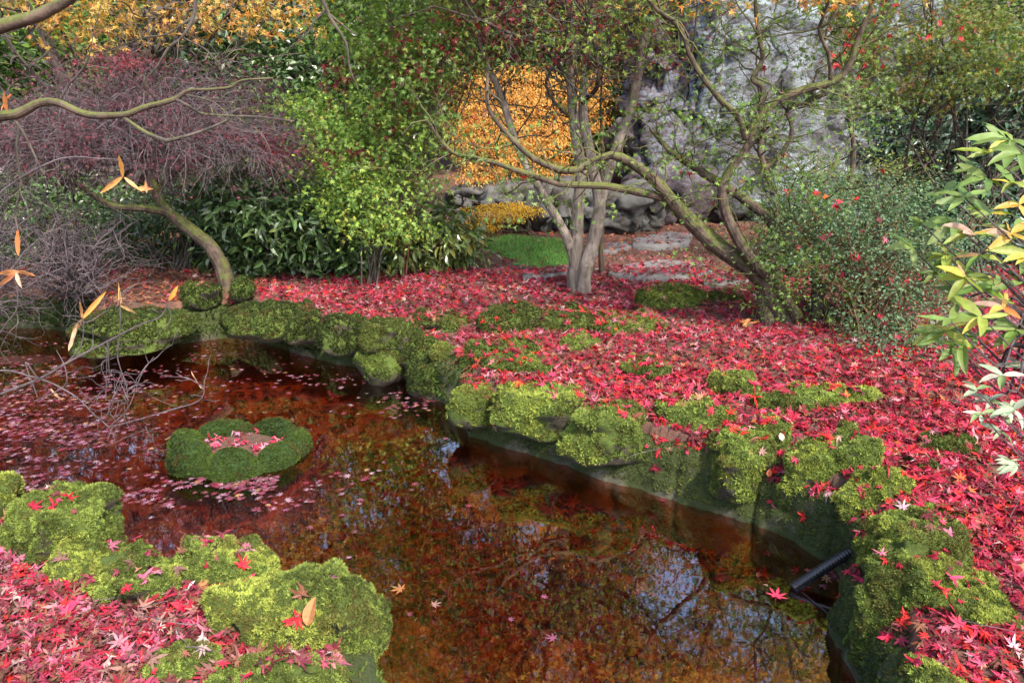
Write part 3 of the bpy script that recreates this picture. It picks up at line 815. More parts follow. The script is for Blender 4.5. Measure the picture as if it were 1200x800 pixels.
# individual leaves that lie on the nearer stones
sd_ = np.linalg.norm(pos - np.array([0, 0, CAMH]), axis=1)
onst &= np.array([HIT[o][0] != 'paving' for o in oo])
cand_i = np.where(onst & (sd_ < 5.2))[0]
cand_i = cand_i[np.argsort(sd_[cand_i])][:190]
ind = np.zeros(k, bool); ind[cand_i] = True
carpet = MB(); nearm = ~ind & (pos[:, 1] < 4.6); farm = ~ind & ~nearm
scatter(carpet, MAPLE, pos[nearm], B[nearm], size[nearm], cols[nearm], rng)
scatter(carpet, MAPLE_LO, pos[farm], B[farm], size[farm], cols[farm], rng)
tag(carpet.build("fallen_leaves", M['litter']), "thick carpet of crimson maple leaves on both banks", "leaves", kind='stuff')
def single_leaf(p, Bm, sz, col, label, grp, tmpl, matk='litter', name="maple_leaf"):
    V, F = tmpl
    W = V @ Bm.T * sz
    mb = MB(); mb.add(W + p, F, col)
    o = mb.build(name, M[matk], loc=p)
    return tag(o, label, "leaf", grp)
for q_ in cand_i:
    sh = HIT[oo[q_]][0]
    if sh in ("ring", "ringsoil"): cap = "moss ring in the pond"
    else: cap = sh
    single_leaf(pos[q_], B[q_], size[q_], cols[q_], "fallen maple leaf lying on the " + cap, "maple leaves on the " + cap, MAPLE[int(rng.integers(6))])
# hero leaves
def hero(px, py, Y, nor, ydir, sz, col, label, tmpl, name="maple_leaf", matk='litter'):
    p = P(px, py, Y)
    h = bvh.ray_cast(Vector((0, 0, CAMH)), Vector(ray(px, py)).normalized())
    if h[0] is not None: p = np.array(h[0]) + np.array([0, -.012, .02])
    Bm = basis(np.array([nor], float), np.array([ydir], float))[0]
    return single_leaf(p, Bm, sz, np.array(col), label, None, tmpl, matk, name)
hero(362, 736, 2.1, (-.2, -.9, .5), (.1, .1, 1), .085, (.38, .16, .06), "orange-brown beech leaf standing upright on the biggest front left stone", curl_leaf(.6, .15, .25, .4), "beech_leaf")
hero(352, 728, 2.1, (-.2, -.7, .7), (-.5, 0, -.5), .05, (.65, .012, .02), "scarlet maple leaf leaning against the upright beech leaf", MAPLE[1])
hero(286, 666, 2.3, (0, -.9, .5), (.3, 0, 1), .045, (.68, .015, .03), "single scarlet maple leaf standing on the broad left stone", MAPLE[0])
hero(238, 690, 2.2, (.1, -.5, .8), (.6, 0, .3), .06, (.34, .15, .06), "curled brown and orange leaf between the front left stones", MAPLE[3])
hero(222, 694, 2.2, (-.3, -.5, .8), (-.6, .3, .2), .06, (.55, .45, .42), "pale withered leaf between the front left stones", MAPLE[5])
hero(899, 562, 3.3, (-.3, -.9, .3), (.1, 0, 1), .04, (.50, .13, .05), "small orange leaf stuck to the wall below the draped stone", lance(.6, .1, .1), "beech_leaf")
hero(916, 520, 3.4, (-.3, -.7, .6), (-.3, 0, 1), .045, (.70, .45, .36), "pale pink leaf at the end of the draped wall stone", lance(.6, .1, .1), "beech_leaf")
hero(872, 381, 6.0, (0, -.4, .9), (1, .1, .1), .13, (.72, .28, .10), "big pale orange leaf at the foot of the leaning tree", MAPLE[1])
hero(980, 680, 3, (0, -.3, .9), (1, .2, 0), .06, (.70, .55, .5), "withered pale leaf at the corner behind the pipe", MAPLE[4])

pos_c = pos.copy()
# leaves in the ring
k = 120; aa = rng.uniform(0, 6.28, k); q0 = np.sqrt(rng.random(k)) * (R1 - .03)
pos = np.stack([gx + q0 * np.cos(aa), gy + q0 * .88 * np.sin(aa), WATER + .035 + rng.uniform(0, .03, k)], 1)
mb = MB(); scatter(mb, MAPLE, pos, basis(nrm(np.array([0, 0, 1.]) + rng.normal(0, .35, (k, 3))), rdir(rng, k)), rng.uniform(.022, .04, k), palette(rng, k, [((.5, .02, .07), 4), ((.5, .2, .28), 3), ((.3, .03, .06), 2)], .25), rng)
tag(mb.build("ring_leaves", M['litter']), "crimson and pink maple leaves filling the middle of the moss ring", "leaves", kind='stuff')
tw_i = np.where(pos_c[:, 1] < 6)[0]; tw_i = rng.choice(tw_i, 170)
tp_ = pos_c[tw_i] + [0, 0, .02]; td = rdir(rng, 170) * [1, 1, .15]
twg = grow(rng, tp_, td, rng.uniform(.05, .22, 170), 5, .12); mb = MB(); tubes(mb, twg, np.linspace(.0022, .001, 5)[None], 4)
tag(mb.build("fallen_twigs", M['twig']), "thin grey twigs scattered over the leaf carpet", "twigs", kind='stuff')
# floating leaves
FL = [((.17, .05, .085), 4), ((.25, .14, .18), 3), ((.16, .018, .04), 2), ((.13, .04, .05), 3), ((.28, .14, .08), 1)]
bl = [(-1, 470, 190, 60, 900), (60, 508, 150, 40, 620), (140, 450, 120, 30, 260), (225, 582, 170, 18, 330), (300, 562, 110, 12, 130), (60, 560, 90, 24, 160), (250, 412, 170, 14, 240), (395, 440, 140, 16, 170),
      (490, 470, 60, 22, 120), (30, 420, 90, 16, 200), (280, 566, 100, 10, 80), (40, 590, 90, 10, 70), (440, 560, 330, 110, 26), (900, 604, 60, 10, 22), (650, 680, 400, 120, 12), (965, 672, 30, 20, 9), (780, 585, 80, 10, 10)]
cpos = []
for cx, cyy, sx, sy, kk in bl:
    for _ in range(kk):
        px = cx + rng.normal() * sx * .5; py = cyy + rng.normal() * sy * .5
        if py > 330: cpos.append(G(px, py, WATER))
cpos = np.array(cpos); s = sdist(cpos[:, :2]); 
clus = fbm(cpos * np.array([3.5, 8, 0]) + 3, 55, 3)
rr_ = np.hypot((cpos[:, 0] - gx), (cpos[:, 1] - gy) / .88)
keep = (s > .02) & ((clus > -.08) | (rng.random(len(cpos)) < .10)) & (rr_ > R1 + .07) & (cpos[:, 1] < 8)
fp = cpos[keep]; k = len(fp); fp[:, 2] += rng.uniform(.002, .006, k)
fn = nrm(np.array([0, 0, 1.0]) + rng.normal(0, .05, (k, 3))); B = basis(fn, rdir(rng, k)); size = rng.uniform(.016, .036, k); cols = palette(rng, k, FL, .25)
solo = np.where((fp[:, 0] > -1.0) & (fp[:, 1] < 4.2))[0][:70]
mk = np.ones(k, bool); mk[solo] = False
mb = MB(); scatter(mb, MAPLE_FLAT, fp[mk], B[mk], size[mk], cols[mk], rng)
tag(mb.build("floating_leaves", M['wet_leaf']), "drifts of pink and grey maple leaves floating on the left of the pond", "leaves", kind='stuff')
for q_ in solo:
    single_leaf(fp[q_], B[q_], size[q_] * 1.1, cols[q_], "maple leaf floating alone on the open water in the front of the pond", "leaves floating on the open water", MAPLE_FLAT[int(rng.integers(3))], 'wet_leaf')
for px, py, sz, c_, lb in ((933, 684, .06, (.50, .02, .07), "crimson maple leaf floating against the lower end of the pipe"), (910, 698, .06, (.48, .03, .08), "crimson maple leaf floating just left of the pipe end"),
                           (1002, 700, .05, (.5, .03, .08), "crimson maple leaf floating in the corner right of the pipe"), (470, 690, .05, (.26, .11, .04), "orange leaf floating in the middle of the pond front"),
                           (508, 708, .035, (.22, .12, .10), "pale leaf floating below the orange one")):
    p = G(px, py, WATER + .006); Bm = basis(np.array([[.03, -.05, 1.]]), rdir(rng, 1))[0]
    single_leaf(p, Bm, sz, np.array(c_), lb, None, MAPLE_FLAT[1], 'wet_leaf')
# sunken leaves
xy = np.concatenate([cand(7500, -1.2, 1.8, 1.3, 4.6), cand(3500, -4.8, .6, 3, 7.4)]); s = sdist(xy); xy = xy[s > .0]; k = len(xy)
zz = ground_z(xy); pos = np.concatenate([xy, (zz + rng.uniform(.01, .09, k))[:, None]], 1)
cols = palette(rng, k, [((.040, .011, .006), 4), ((.045, .007, .005), 6), ((.034, .009, .005), 4), ((.03, .006, .005), 4)], .15)
mb = MB(); scatter(mb, MAPLE, pos, basis(nrm(np.array([0, 0, 1.]) + rng.normal(0, .3, (k, 3))), rdir(rng, k)), rng.uniform(.035, .075, k), cols, rng)
tag(mb.build("sunken_leaves", M['litter']), "brown and red leaves covering the pond bottom", "leaves", kind='stuff')
# grass
k = 9000; x0, y0 = LAWN.min(0); x1, y1 = LAWN.max(0)
xy = cand(k, x0, x1, y0, y1); xy = xy[inpoly(xy, LAWN)]; k = len(xy)
pos = np.concatenate([xy, bank_h(xy)[:, None]], 1)
d = nrm(np.array([0, 0, 1.]) + rng.normal(0, .35, (k, 3))); s_ = nrm(np.cross(d, rdir(rng, k)))
V = np.stack([pos - s_ * .005, pos + s_ * .005, pos + d * rng.uniform(.03, .06, (k, 1))], 1).reshape(-1, 3)
mb = MB(); mb.add(V, np.arange(len(V)).reshape(-1, 3), np.repeat(palette(rng, k, [((.13, .32, .06), 2), ((.08, .22, .04), 2), ((.22, .38, .09), 1), ((.2, .16, .06), .4)], .2), 3, 0))
tag(mb.build("grass", M['grass']), "short green grass of the lawn patch behind the trunks", "grass", kind='stuff')

#PART2
# ------------------------------------------------------------------ rock outcrop, boulders, paving
def rock(cx, tp, bt, wd, dep, n, mat, label, seed, zb=.15, Yf=None, rough=.14, cat="rock", name="boulder", strata=.05, yaw=0., blkamp=.04, smoothf=1.):
    if Yf is None: Yf = G(cx, bt, zb)[1]
    hw = wd * .5 * mpp(Yf, bt); Yc = Yf + dep * .9
    x = P(cx, bt, Yc)[0]; hw *= Yc / Yf
    top = P(cx, tp, Yf + dep * .3)[2]; base = P(cx, bt, Yf)[2] - .25
    V, F = stone_shape((x, Yc, (top + base) / 2), (hw, dep, (top - base) / 2), yaw, seed, n, rough, sub=6, strata=strata)
    Nr = vnormals(V, F)
    st = vn(np.stack([V[:, 0] * .5, V[:, 1] * .5, V[:, 2] * 3.2 + .5 * vn(V * .6, seed)], 1), seed + 2)
    ridge = 1 - np.abs(fbm(V * 1.7, seed + 3, 4)) * 2.2
    blk = vn(np.round(V * [1.1, 1.1, 1.5] + .35 * vn(V * .9, seed + 6)[:, None]) + .5, seed + 11)
    crack = 1 - np.abs(fbm(V * [1.6, 1.6, .45], seed + 15, 3)) * 3
    V = V + Nr * (smoothf * (.09 * st + .10 * fbm(V * 2.2, seed + 4, 4)) + .05 * fbm(V * [5, 5, 9], seed + 8, 3) + blkamp * blk - .14 * np.clip(ridge, 0, 1) ** 6 - .22 * np.clip(crack, 0, 1) ** 5)[:, None]
    mb = MB(); mb.add(V, F)
    return tag(mb.build(name, mat, smooth=True, loc=(x, Yc, base)), label, cat)
rock(905, -130, 256, 262, 1.6, 7, M['cliff'], "tall pale blue-grey lichened cliff face behind the leaning tree", 5, name="rock_cliff", cat="cliff", rough=.04, strata=.03, blkamp=.0, smoothf=.45)
rock(795, -90, 46, 130, 1.1, 3.5, M['purple'], "dark purple-brown overhanging block at the top left of the pale cliff", 9, Yf=11.3, zb=.2, rough=.14)
rock(786, 44, 128, 116, 1.0, 4, M['purple'], "purple-brown block in the middle of the stacked blocks left of the cliff", 12, Yf=11.1, rough=.14)
rock(780, 120, 208, 124, 1.0, 3.5, M['purple'], "purple-brown block second from the ground left of the cliff", 17, Yf=10.9, rough=.14)
rock(786, 196, 262, 112, .9, 3.5, M['purple'], "purple-brown block resting on the ground left of the cliff", 21, Yf=10.6, rough=.16)
rock(700, 214, 270, 160, .7, 3.5, M['boulder'], "long grey boulder behind the grey maple trunks", 23, rough=.16)
rock(578, 216, 250, 112, .6, 4, M['boulder'], "dark flat slab of rock under the orange maple mound", 26, Yf=10.9, rough=.12)
rock(610, 240, 274, 120, .45, 3, M['boulder'], "low grey boulder behind the small yellow shrub", 29, Yf=10.4, rough=.16)
rock(1090, 60, 250, 200, 1.6, 4, M['purple'], "dark shaded rock behind the right hand shrubs", 33, Yf=12.5, rough=.2)
# ------------------------------------------------------------------ the pipe
pa = P(1015, 636, G(985, 660, WATER)[1] - .10); pb_ = G(934, 687, WATER + .012); pb_[2] += .004; pc = pb_ + (pb_ - pa) * .03
K = 150; line = catmull([pa, (pa + pb_) / 2 + np.array([0, 0, .006]), pb_, pc], K)
rad = .0225 * (1 + .07 * np.sign(np.sin(np.arange(K) * math.pi / 2.0 + .3)))
mb = MB(); tubes(mb, line[None], rad[None], 16)
pipe = mb.build("drain_pipe", M['plastic'], smooth=True, loc=pa)
tag(pipe, "short black corrugated plastic pipe sloping from the mossy wall into the pond", "pipe")
mb = MB(); tubes(mb, catmull([pb_ + [0, 0, -.01], G(975, 722, WATER + .004), G(1018, 758, WATER + .004), G(1045, 772, -.2)], 20)[None], .0018, 6)
mb.build("cable", M['plastic'], pipe, loc=pa)
mb = MB(); tubes(mb, (pa + (pa - pb_) * np.array([0., .02, .045, .05])[:, None])[None], .024, 16)
mb.build("collar", M['plastic'], pipe, loc=pa)

# ------------------------------------------------------------------ woody plants
def limb(spec, K=26):
    pts = [P(a[0], a[1], a[2]) for a in spec]; r = [a[3] * .86 * mpp(a[2], a[1]) for a in spec]
    c = catmull(pts, K); rr = np.interp(np.linspace(0, 1, K), np.linspace(0, 1, len(r)), r)
    return c, rr
def limbs_mesh(mb, limbs, seed=1, sides=12, K=34, rough=.07):
    out = []
    for q, sp in enumerate(limbs):
        c, r = limb(sp, K)
        c = c + (.35 * r.mean()) * np.stack([fbm(c * 5, seed + q), fbm(c * 5, seed + q + 40), fbm(c * 5, seed + q + 80)], 1)
        tubes(mb, c[None], r[None], sides, rough=rough, seed=seed + q); out.append(c)
    return np.stack(out)
def stems_to(rng, base, targets, K=9, bow=.8, jit=.05):
    t = np.linspace(0, 1, K)[None, :, None]; b = np.asarray(base)[None, None]; T = targets[:, None]
    p = b + (T - b) * np.concatenate([t ** 1.25, t ** 1.25, t ** bow], -1)
    L = np.linalg.norm(targets - base, axis=1)[:, None, None]
    w_ = rng.normal(0, 1, p.shape).cumsum(1) * jit * L / 3 * np.sin(t * math.pi)
    return p + w_
def blob(px, py, wpx, hpx, Y, d): return (P(px, py, Y), np.array([wpx * .5 * mpp(Y, py), d, hpx * .5 * mpp(Y, py)]))
def clumps(rng, blobs, k, shell=.4):
    vol = np.array([b[1].prod() ** .67 for b in blobs]); i = rng.choice(len(blobs), k, p=vol / vol.sum())
    d = rdir(rng, k); r = rng.random(k) ** shell
    c = np.array([b[0] for b in blobs])[i]; ra = np.array([b[1] for b in blobs])[i]
    c = c + d * ra * r[:, None]
    c[:, 2] = np.maximum(c[:, 2], .05)
    return c, d
def leaves_at(mb, rng, cen, outd, per, cr, size, pal, tmpl, up=.6, flat=.6, droop=.2, jit=.25, colclump=.35):
    k = len(cen) * per
    c = np.repeat(cen, per, 0); od = np.repeat(outd, per, 0)
    q = c + rng.normal(0, 1, (k, 3)) * cr * np.array([1, 1, flat])
    nor = nrm(od * .35 + np.array([0, 0, up]) + rdir(rng, k) * .75)
    yd = nrm((q - c) + rdir(rng, k) * cr * .6 + np.array([0, 0, -droop * cr]))
    col = palette(rng, k, pal, jit)
    cc = palette(rng, len(cen), pal, .1)
    col = col * (1 - colclump) + np.repeat(cc, per, 0) * colclump
    scatter(mb, tmpl, q, basis(nor, yd), rng.uniform(.65, 1.25, k) * size, col, rng)
def bush(name, label, cat, base, blobs, ncl, per, cr, size, pal, tmpl, matk='leaf', nst=26, sr=.012, bark='darkbark', seed=1, twigs=0, group=None, spread=.10, **kw):
    r = np.random.default_rng(seed)
    root = empty(name, base, label, cat, group)
    c, d = clumps(r, blobs, ncl)
    pick = r.choice(ncl, min(nst, ncl), replace=False)
    sp = stems_to(r, np.array(base), c[pick])
    sp = sp + (r.normal(0, spread, (sp.shape[0], 1, 3)) * [1, 1, 0]) * np.linspace(1, 0, sp.shape[1])[None, :, None]
    mb = MB(); tubes(mb, sp, np.linspace(sr, sr * .25, sp.shape[1])[None], 5)
    if twigs:
        p, dd, t, i = on_lines(r, sp, twigs, .35, 1)
        tw = grow(r, p, dd * .4 + rdir(r, twigs), r.uniform(.3, .9, twigs) * blobs[0][1].max() * .7, 6, .3)
        tubes(mb, tw, np.linspace(sr * .35, sr * .1, 6)[None], 3)
    mb.build("stems", M[bark], root, loc=base)
    mb = MB(); leaves_at(mb, r, c, d, per, cr, size, pal, tmpl, **kw)
    mb.build("foliage", M[matk], root, loc=base)
    return root

GR = [((.07, .16, .02), 3), ((.13, .25, .03), 3), ((.045, .11, .018), 2), ((.24, .36, .045), 1.2)]
LIME = [((.25, .40, .06), 3), ((.36, .50, .09), 2.4), ((.15, .29, .055), 3), ((.08, .18, .035), 1.6), ((.50, .46, .09), .6)]
DARKG = [((.025, .065, .02), 3), ((.045, .10, .03), 3), ((.075, .15, .045), 1.5), ((.14, .22, .06), .5)]
BLUEG = [((.07, .15, .07), 3), ((.11, .21, .10), 3), ((.17, .27, .14), 1.4), ((.045, .10, .05), 2), ((.30, .30, .08), .25)]
GOLD = [((.62, .32, .06), 3), ((.66, .44, .10), 3), ((.52, .21, .06), 1.6), ((.40, .34, .09), 1.4), ((.24, .12, .04), 1.0), ((.20, .24, .05), .8)]
ORNG = [((.76, .35, .07), 4), ((.78, .46, .11), 3), ((.50, .18, .04), 1.6), ((.66, .48, .14), 2.0)]
MAROON = [((.11, .018, .025), 3), ((.20, .02, .03), 2), ((.34, .02, .035), .8), ((.07, .03, .03), 1.5)]
PURP = [((.12, .04, .06), 3), ((.18, .05, .075), 2), ((.09, .05, .06), 3), ((.26, .04, .06), .6)]

# --- grey triple-trunked maple in the middle
tb = G(679, 345, .0)
YT = tb[1]; tb = np.array([tb[0], tb[1], gz(tb[0], tb[1])])
root = empty("maple_tree", tb, "maple with a clump of smooth grey trunks rising from the red carpet", "tree")
TR = [[(674, 352, YT, 9.5), (672, 325, YT, 9.5), (676, 285, YT, 8.5), (678, 235, YT, 8), (680, 195, YT, 7.5), (673, 150, YT, 7), (668, 95, YT, 6.5), (668, 30, YT, 6), (660, -60, YT, 5), (650, -200, YT, 3.5)],
      [(682, 352, YT - .03, 11), (685, 322, YT - .05, 11), (696, 280, YT - .05, 9), (702, 240, YT - .03, 8.5), (696, 205, YT, 8), (688, 160, YT + .03, 7.5), (683, 115, YT + .08, 6), (690, 40, YT + .2, 5), (705, -60, YT + .3, 4), (720, -160, YT + .4, 2.5)],
      [(690, 300, YT + .03, 6), (703, 240, YT + .06, 7), (716, 190, YT + .1, 7), (730, 150, YT + .1, 6.5), (745, 105, YT + .1, 6.5), (752, 60, YT + .1, 6), (770, 10, YT + .2, 5), (790, -90, YT + .3, 3.5)],
      [(680, 335, YT - .02, 8), (669, 292, YT - .03, 6.5), (657, 264, YT - .03, 6), (637, 230, YT - .05, 5.5), (617, 196, YT - .05, 5.2), (600, 152, YT, 5), (583, 101, YT, 5), (570, 74, YT, 4), (552, 10, YT, 3), (530, -80, YT, 2)]]
mb = MB(); L1 = limbs_mesh(mb, TR, 5)
mb.build("trunk", M['bark'], root, loc=tb)
r = np.random.default_rng(21)
BR_ = [[(668, 95, YT, 4), (640, 60, YT - .2, 3), (600, 40, YT - .5, 2.5), (555, 20, YT - .7, 2)], [(690, 80, YT + .1, 4), (720, 40, YT, 3), (760, 15, YT - .2, 2.5), (815, -20, YT - .3, 2)],
       [(672, 140, YT, 3), (650, 120, YT - .2, 2.2), (640, 95, YT - .3, 1.8), (655, 70, YT - .4, 1.4)], [(683, 120, YT, 3.5), (700, 100, YT - .3, 3), (698, 60, YT - .4, 2.4), (690, 20, YT - .5, 2)],
       [(668, 20, YT, 4), (620, -30, YT + .1, 3), (560, -90, YT + .2, 2)], [(660, -60, YT, 4), (700, -140, YT + .3, 3), (760, -240, YT + .4, 2)], [(668, 40, YT, 4), (600, -60, YT - .4, 3), (540, -180, YT - .9, 2)], [(700, -30, YT, 4), (770, -120, YT - .5, 3), (860, -220, YT - .8, 2)]]
mb = MB(); L2 = limbs_mesh(mb, BR_, 9, 8, 34)
LL = np.concatenate([L1, L2]); p, dd, t, _ = on_lines(r, LL, 260, .5, 1)
tw = grow(r, p, dd * .5 + rdir(r, 260), r.uniform(.3, 1.0, 260), 8, .28, (0, 0, .05)); tubes(mb, tw, np.linspace(.007, .002, 8)[None], 4)
p, dd, t, _ = on_lines(r, tw, 700, .3, 1); tw2 = grow(r, p, dd * .6 + rdir(r, 700) * .8, r.uniform(.1, .4, 700), 5, .3); tubes(mb, tw2, np.linspace(.0028, .001, 5)[None], 3)
mb.build("branches", M['darkbark'], root, loc=tb)
HI = [[(660, -60, YT, 4), (560, -150, YT - .2, 3.2), (440, -210, YT - .4, 2.4), (300, -240, YT - .6, 1.6)], [(650, -200, YT, 4), (600, -330, YT - .3, 3), (520, -440, YT - .5, 2)], [(720, -160, YT + .4, 4), (780, -300, YT + .1, 3), (880, -400, YT - .2, 2)],
      [(668, 30, YT, 4), (600, -120, YT - .8, 3.4), (560, -300, YT - 1.4, 2.6), (500, -520, YT - 1.9, 1.6)], [(790, -90, YT + .3, 4), (900, -160, YT - .1, 3), (1030, -220, YT - .4, 2)], [(700, -100, YT + .3, 4), (730, -280, YT - .6, 3), (760, -520, YT - 1.2, 2)],
      [(660, -60, YT, 4), (520, -60, YT + .3, 3), (380, -90, YT + .5, 2.4), (240, -120, YT + .6, 1.5)], [(760, -40, YT + .3, 4), (840, -300, YT - .7, 3), (930, -560, YT - 1.3, 2)]]
mbh = MB(); L3 = limbs_mesh(mbh, HI, 12, 8, 34); nh = 420
p, dd, t, _ = on_lines(r, L3, nh, .15, 1); th_ = grow(r, p, dd * .5 + rdir(r, nh), r.uniform(.3, 1.0, nh), 8, .28, (0, 0, .04)); tubes(mbh, th_, np.linspace(.007, .002, 8)[None], 4)
p, dd, t, _ = on_lines(r, th_, 900, .3, 1); th2 = grow(r, p, dd * .6 + rdir(r, 900) * .8, r.uniform(.1, .4, 900), 5, .3); tubes(mbh, th2, np.linspace(.0028, .001, 5)[None], 3)
mbh.build("crown_branches", M['darkbark'], root, loc=tb)
et = np.concatenate([th_[:, -1], th2[:, -1]]); et = et[et[:, 2] > et[:, 1] * math.tan(math.radians(9)) + CAMH + .05]
mbh = MB(); leaves_at(mbh, r, et, rdir(r, len(et)), 15, .12, .048, GOLD + ORNG, MAPLE_LO, flat=.5)
mbh.build("golden_crown", M['leaf'], root, loc=tb)
tips = np.concatenate([tw[:, -1], tw2[:, -1]]); tips = tips[(tips[:, 2] > P(600, 90, YT)[2]) | (r.random(len(tips)) < .12)]
mb = MB(); pick = r.random(len(tips)) < .55
leaves_at(mb, r, tips[pick], rdir(r, int(pick.sum())), 9, .09, .034, LIME + [((.2, .02, .03), 1.2)], MAPLE_LO, flat=.4)
leaves_at(mb, r, tips[~pick], rdir(r, int((~pick).sum())), 9, .10, .034, MAROON, MAPLE_LO, flat=.4)
mb.build("foliage", M['leaf'], root, loc=tb)

# --- thin mossy sapling beside it
sb = G(706, 326, .0)
mb = MB(); Ys = sb[1]; limbs_mesh(mb, [[(706, 328, Ys, 4), (704, 300, Ys, 3.5), (706, 260, Ys, 3), (703, 225, Ys, 2.6), (706, 180, Ys, 2.2), (704, 120, Ys, 1.6), (708, 60, Ys, 1)]], 17, 8)
sap = mb.build("sapling", M['mossbark'], smooth=True, loc=sb)
tag(sap, "thin straight mossy sapling stem just right of the grey trunks", "tree")
r = np.random.default_rng(3); mb = MB(); c = np.array([P(705 + r.normal() * 10, y, Ys) for y in np.linspace(200, 30, 22)])
leaves_at(mb, r, c, rdir(r, 22), 7, .06, .035, GR, MAPLE_LO); mb.build("foliage", M['leaf'], sap, loc=sb)

# --- leaning mossy tree on the right
eb = G(912, 385, .0); YE = eb[1]
root = empty("leaning_tree", eb, "leaning mossy many-limbed small tree sprawling left over the carpet from its tangled foot", "tree")
E = [[(925, 385, YE, 17), (905, 350, YE, 17), (892, 322, YE, 15), (866, 304, YE, 13), (840, 288, YE, 12), (800, 250, YE, 10.5), (772, 216, YE - .05, 8), (745, 194, YE - .1, 6.5), (720, 181, YE - .1, 5.5), (695, 188, YE - .12, 5), (671, 200, YE - .15, 5), (647, 197, YE - .15, 4.6), (620, 181, YE - .15, 4), (590, 152, YE - .15, 3.2), (572, 125, YE - .15, 2.8), (571, 85, YE - .15, 2)],
     [(808, 262, YE, 7), (780, 234, YE, 6), (744, 224, YE - .05, 5.5), (710, 218, YE - .1, 5), (660, 216, YE - .15, 4.5), (624, 206, YE - .2, 4), (577, 190, YE - .25, 3.6), (539, 182, YE - .3, 3), (522, 170, YE - .3, 2.4), (500, 140, YE - .3, 1.6)],
     [(930, 320, YE + .1, 9), (905, 262, YE + .1, 7.5), (872, 234, YE + .1, 6.5), (840, 212, YE + .1, 6), (808, 192, YE + .15, 5), (780, 172, YE + .2, 3.4), (762, 150, YE + .2, 2)],
     [(918, 345, YE, 8), (880, 304, YE - .1, 7.5), (856, 264, YE - .1, 7), (846, 224, YE - .1, 6.5), (858, 196, YE - .1, 6.2), (876, 172, YE - .1, 6), (884, 148, YE - .1, 5.6), (908, 120, YE - .1, 5.4), (940, 106, YE - .1, 5.4), (976, 96, YE - .1, 5), (996, 76, YE - .1, 4.4), (1004, 48, YE - .1, 4), (1024, 0, YE - .1, 3.6), (1040, -90, YE, 2.6)],
     [(874, 162, YE - .1, 4.5), (864, 136, YE - .15, 4.2), (840, 112, YE - .2, 4), (812, 72, YE - .2, 3.6), (796, 32, YE - .2, 3.2), (762, 2, YE - .2, 2.6), (730, -70, YE - .2, 1.8)],
     [(890, 140, YE - .1, 4), (894, 104, YE - .1, 3.8), (882, 92, YE - .12, 3.6), (894, 68, YE - .1, 3.4), (888, 32, YE - .1, 3), (885, -10, YE - .1, 2.6), (890, -110, YE, 1.8)],
     [(906, 228, YE + .05, 3.8), (896, 196, YE, 3.6), (890, 176, YE, 3.4), (894, 150, YE, 3)],
     [(896, 198, YE, 3.2), (916, 180, YE, 3), (928, 152, YE, 2.6), (923, 130, YE, 2.6), (944, 120, YE, 2.8), (968, 110, YE - .05, 3)],
     [(974, 96, YE - .1, 3), (971, 64, YE - .15, 2.6), (960, 36, YE - .15, 2.2), (968, 10, YE - .15, 1.8), (975, -50, YE - .15, 1.2)],
     [(956, 384, YE - .05, 9), (958, 340, YE, 8), (954, 316, YE + .05, 5), (950, 270, YE + .1, 3.5), (965, 220, YE + .2, 2.5), (985, 180, YE + .3, 2)],
     [(935, 372, YE - .1, 8), (912, 330, YE - .1, 5), (916, 290, YE, 3.5), (930, 250, YE, 2.4)],
     [(992, 402, YE - .2, 6), (975, 372, YE - .1, 6), (962, 352, YE, 5), (955, 330, YE, 3)],
     [(900, 385, YE - .05, 10), (897, 350, YE, 11), (890, 322, YE, 7), (898, 280, YE + .1, 3)],
     [(960, 350, YE + .1, 5), (985, 290, YE + .4, 4), (1000, 188, YE + .6, 3.4), (996, 140, YE + .6, 2.8), (985, 60, YE + .6, 2)]]
mb = MB(); L1 = limbs_mesh(mb, E[:1] + E[2:3], 35, 14); mb.build("trunk", M['mossbark'], root, loc=eb)
mb = MB(); L2 = limbs_mesh(mb, E[1:2] + E[3:], 51, 10); r = np.random.default_rng(8)
LL = np.concatenate([L1, L2]); p, dd, t, _ = on_lines(r, LL, 230, .35, 1)
tw = grow(r, p, dd * .4 + rdir(r, 230) + [0, 0, .3], r.uniform(.2, .8, 230), 7, .35); tubes(mb, tw, np.linspace(.007, .002, 7)[None], 4)
p, dd, t, _ = on_lines(r, tw, 600, .3, 1); tw2 = grow(r, p, dd * .5 + rdir(r, 600), r.uniform(.08, .3, 600), 5, .3); tubes(mb, tw2, np.linspace(.0028, .001, 5)[None], 3)
mb.build("branches", M['mossbark'], root, loc=eb)
p, dd, t, _ = on_lines(r, LL[[3, 4, 8 if len(LL) > 8 else 3]], 14, .1, .9)
tips = np.concatenate([tw[:, -1], tw2[:, -1]]); tips = tips[r.random(len(tips)) < .85]
hi_ = tips[:, 2] > CAMH + tips[:, 1] * math.tan(math.radians(7.2)); tg_ = tips[hi_]; tips = tips[~hi_]
mb = MB(); leaves_at(mb, r, tg_, rdir(r, len(tg_)), 15, .10, .040, GOLD + ORNG, MAPLE_LO, flat=.5); mb.build("golden_crown", M['leaf'], root, loc=eb)
mb = MB(); leaves_at(mb, r, tips, rdir(r, len(tips)), 9, .085, .031, GR + [((.17, .27, .09), 4), ((.26, .34, .12), 1.5)], MAPLE_LO, flat=.35)
rt = tips[r.random(len(tips)) < .045]; leaves_at(mb, r, rt, rdir(r, len(rt)), 2, .02, .042, [((.38, .012, .03), 1), ((.25, .01, .02), 1)], MAPLE_LO)
mb.build("foliage", M['leaf'], root, loc=eb)
mb = MB(); c, d = clumps(r, [blob(905, 350, 70, 70, YE - .15, .2), blob(945, 320, 90, 70, YE - .1, .25)], 70); leaves_at(mb, r, c, d, 9, .05, .024, GR, SMALL)
tag(mb.build("ivy", M['leaf'], root, loc=eb))

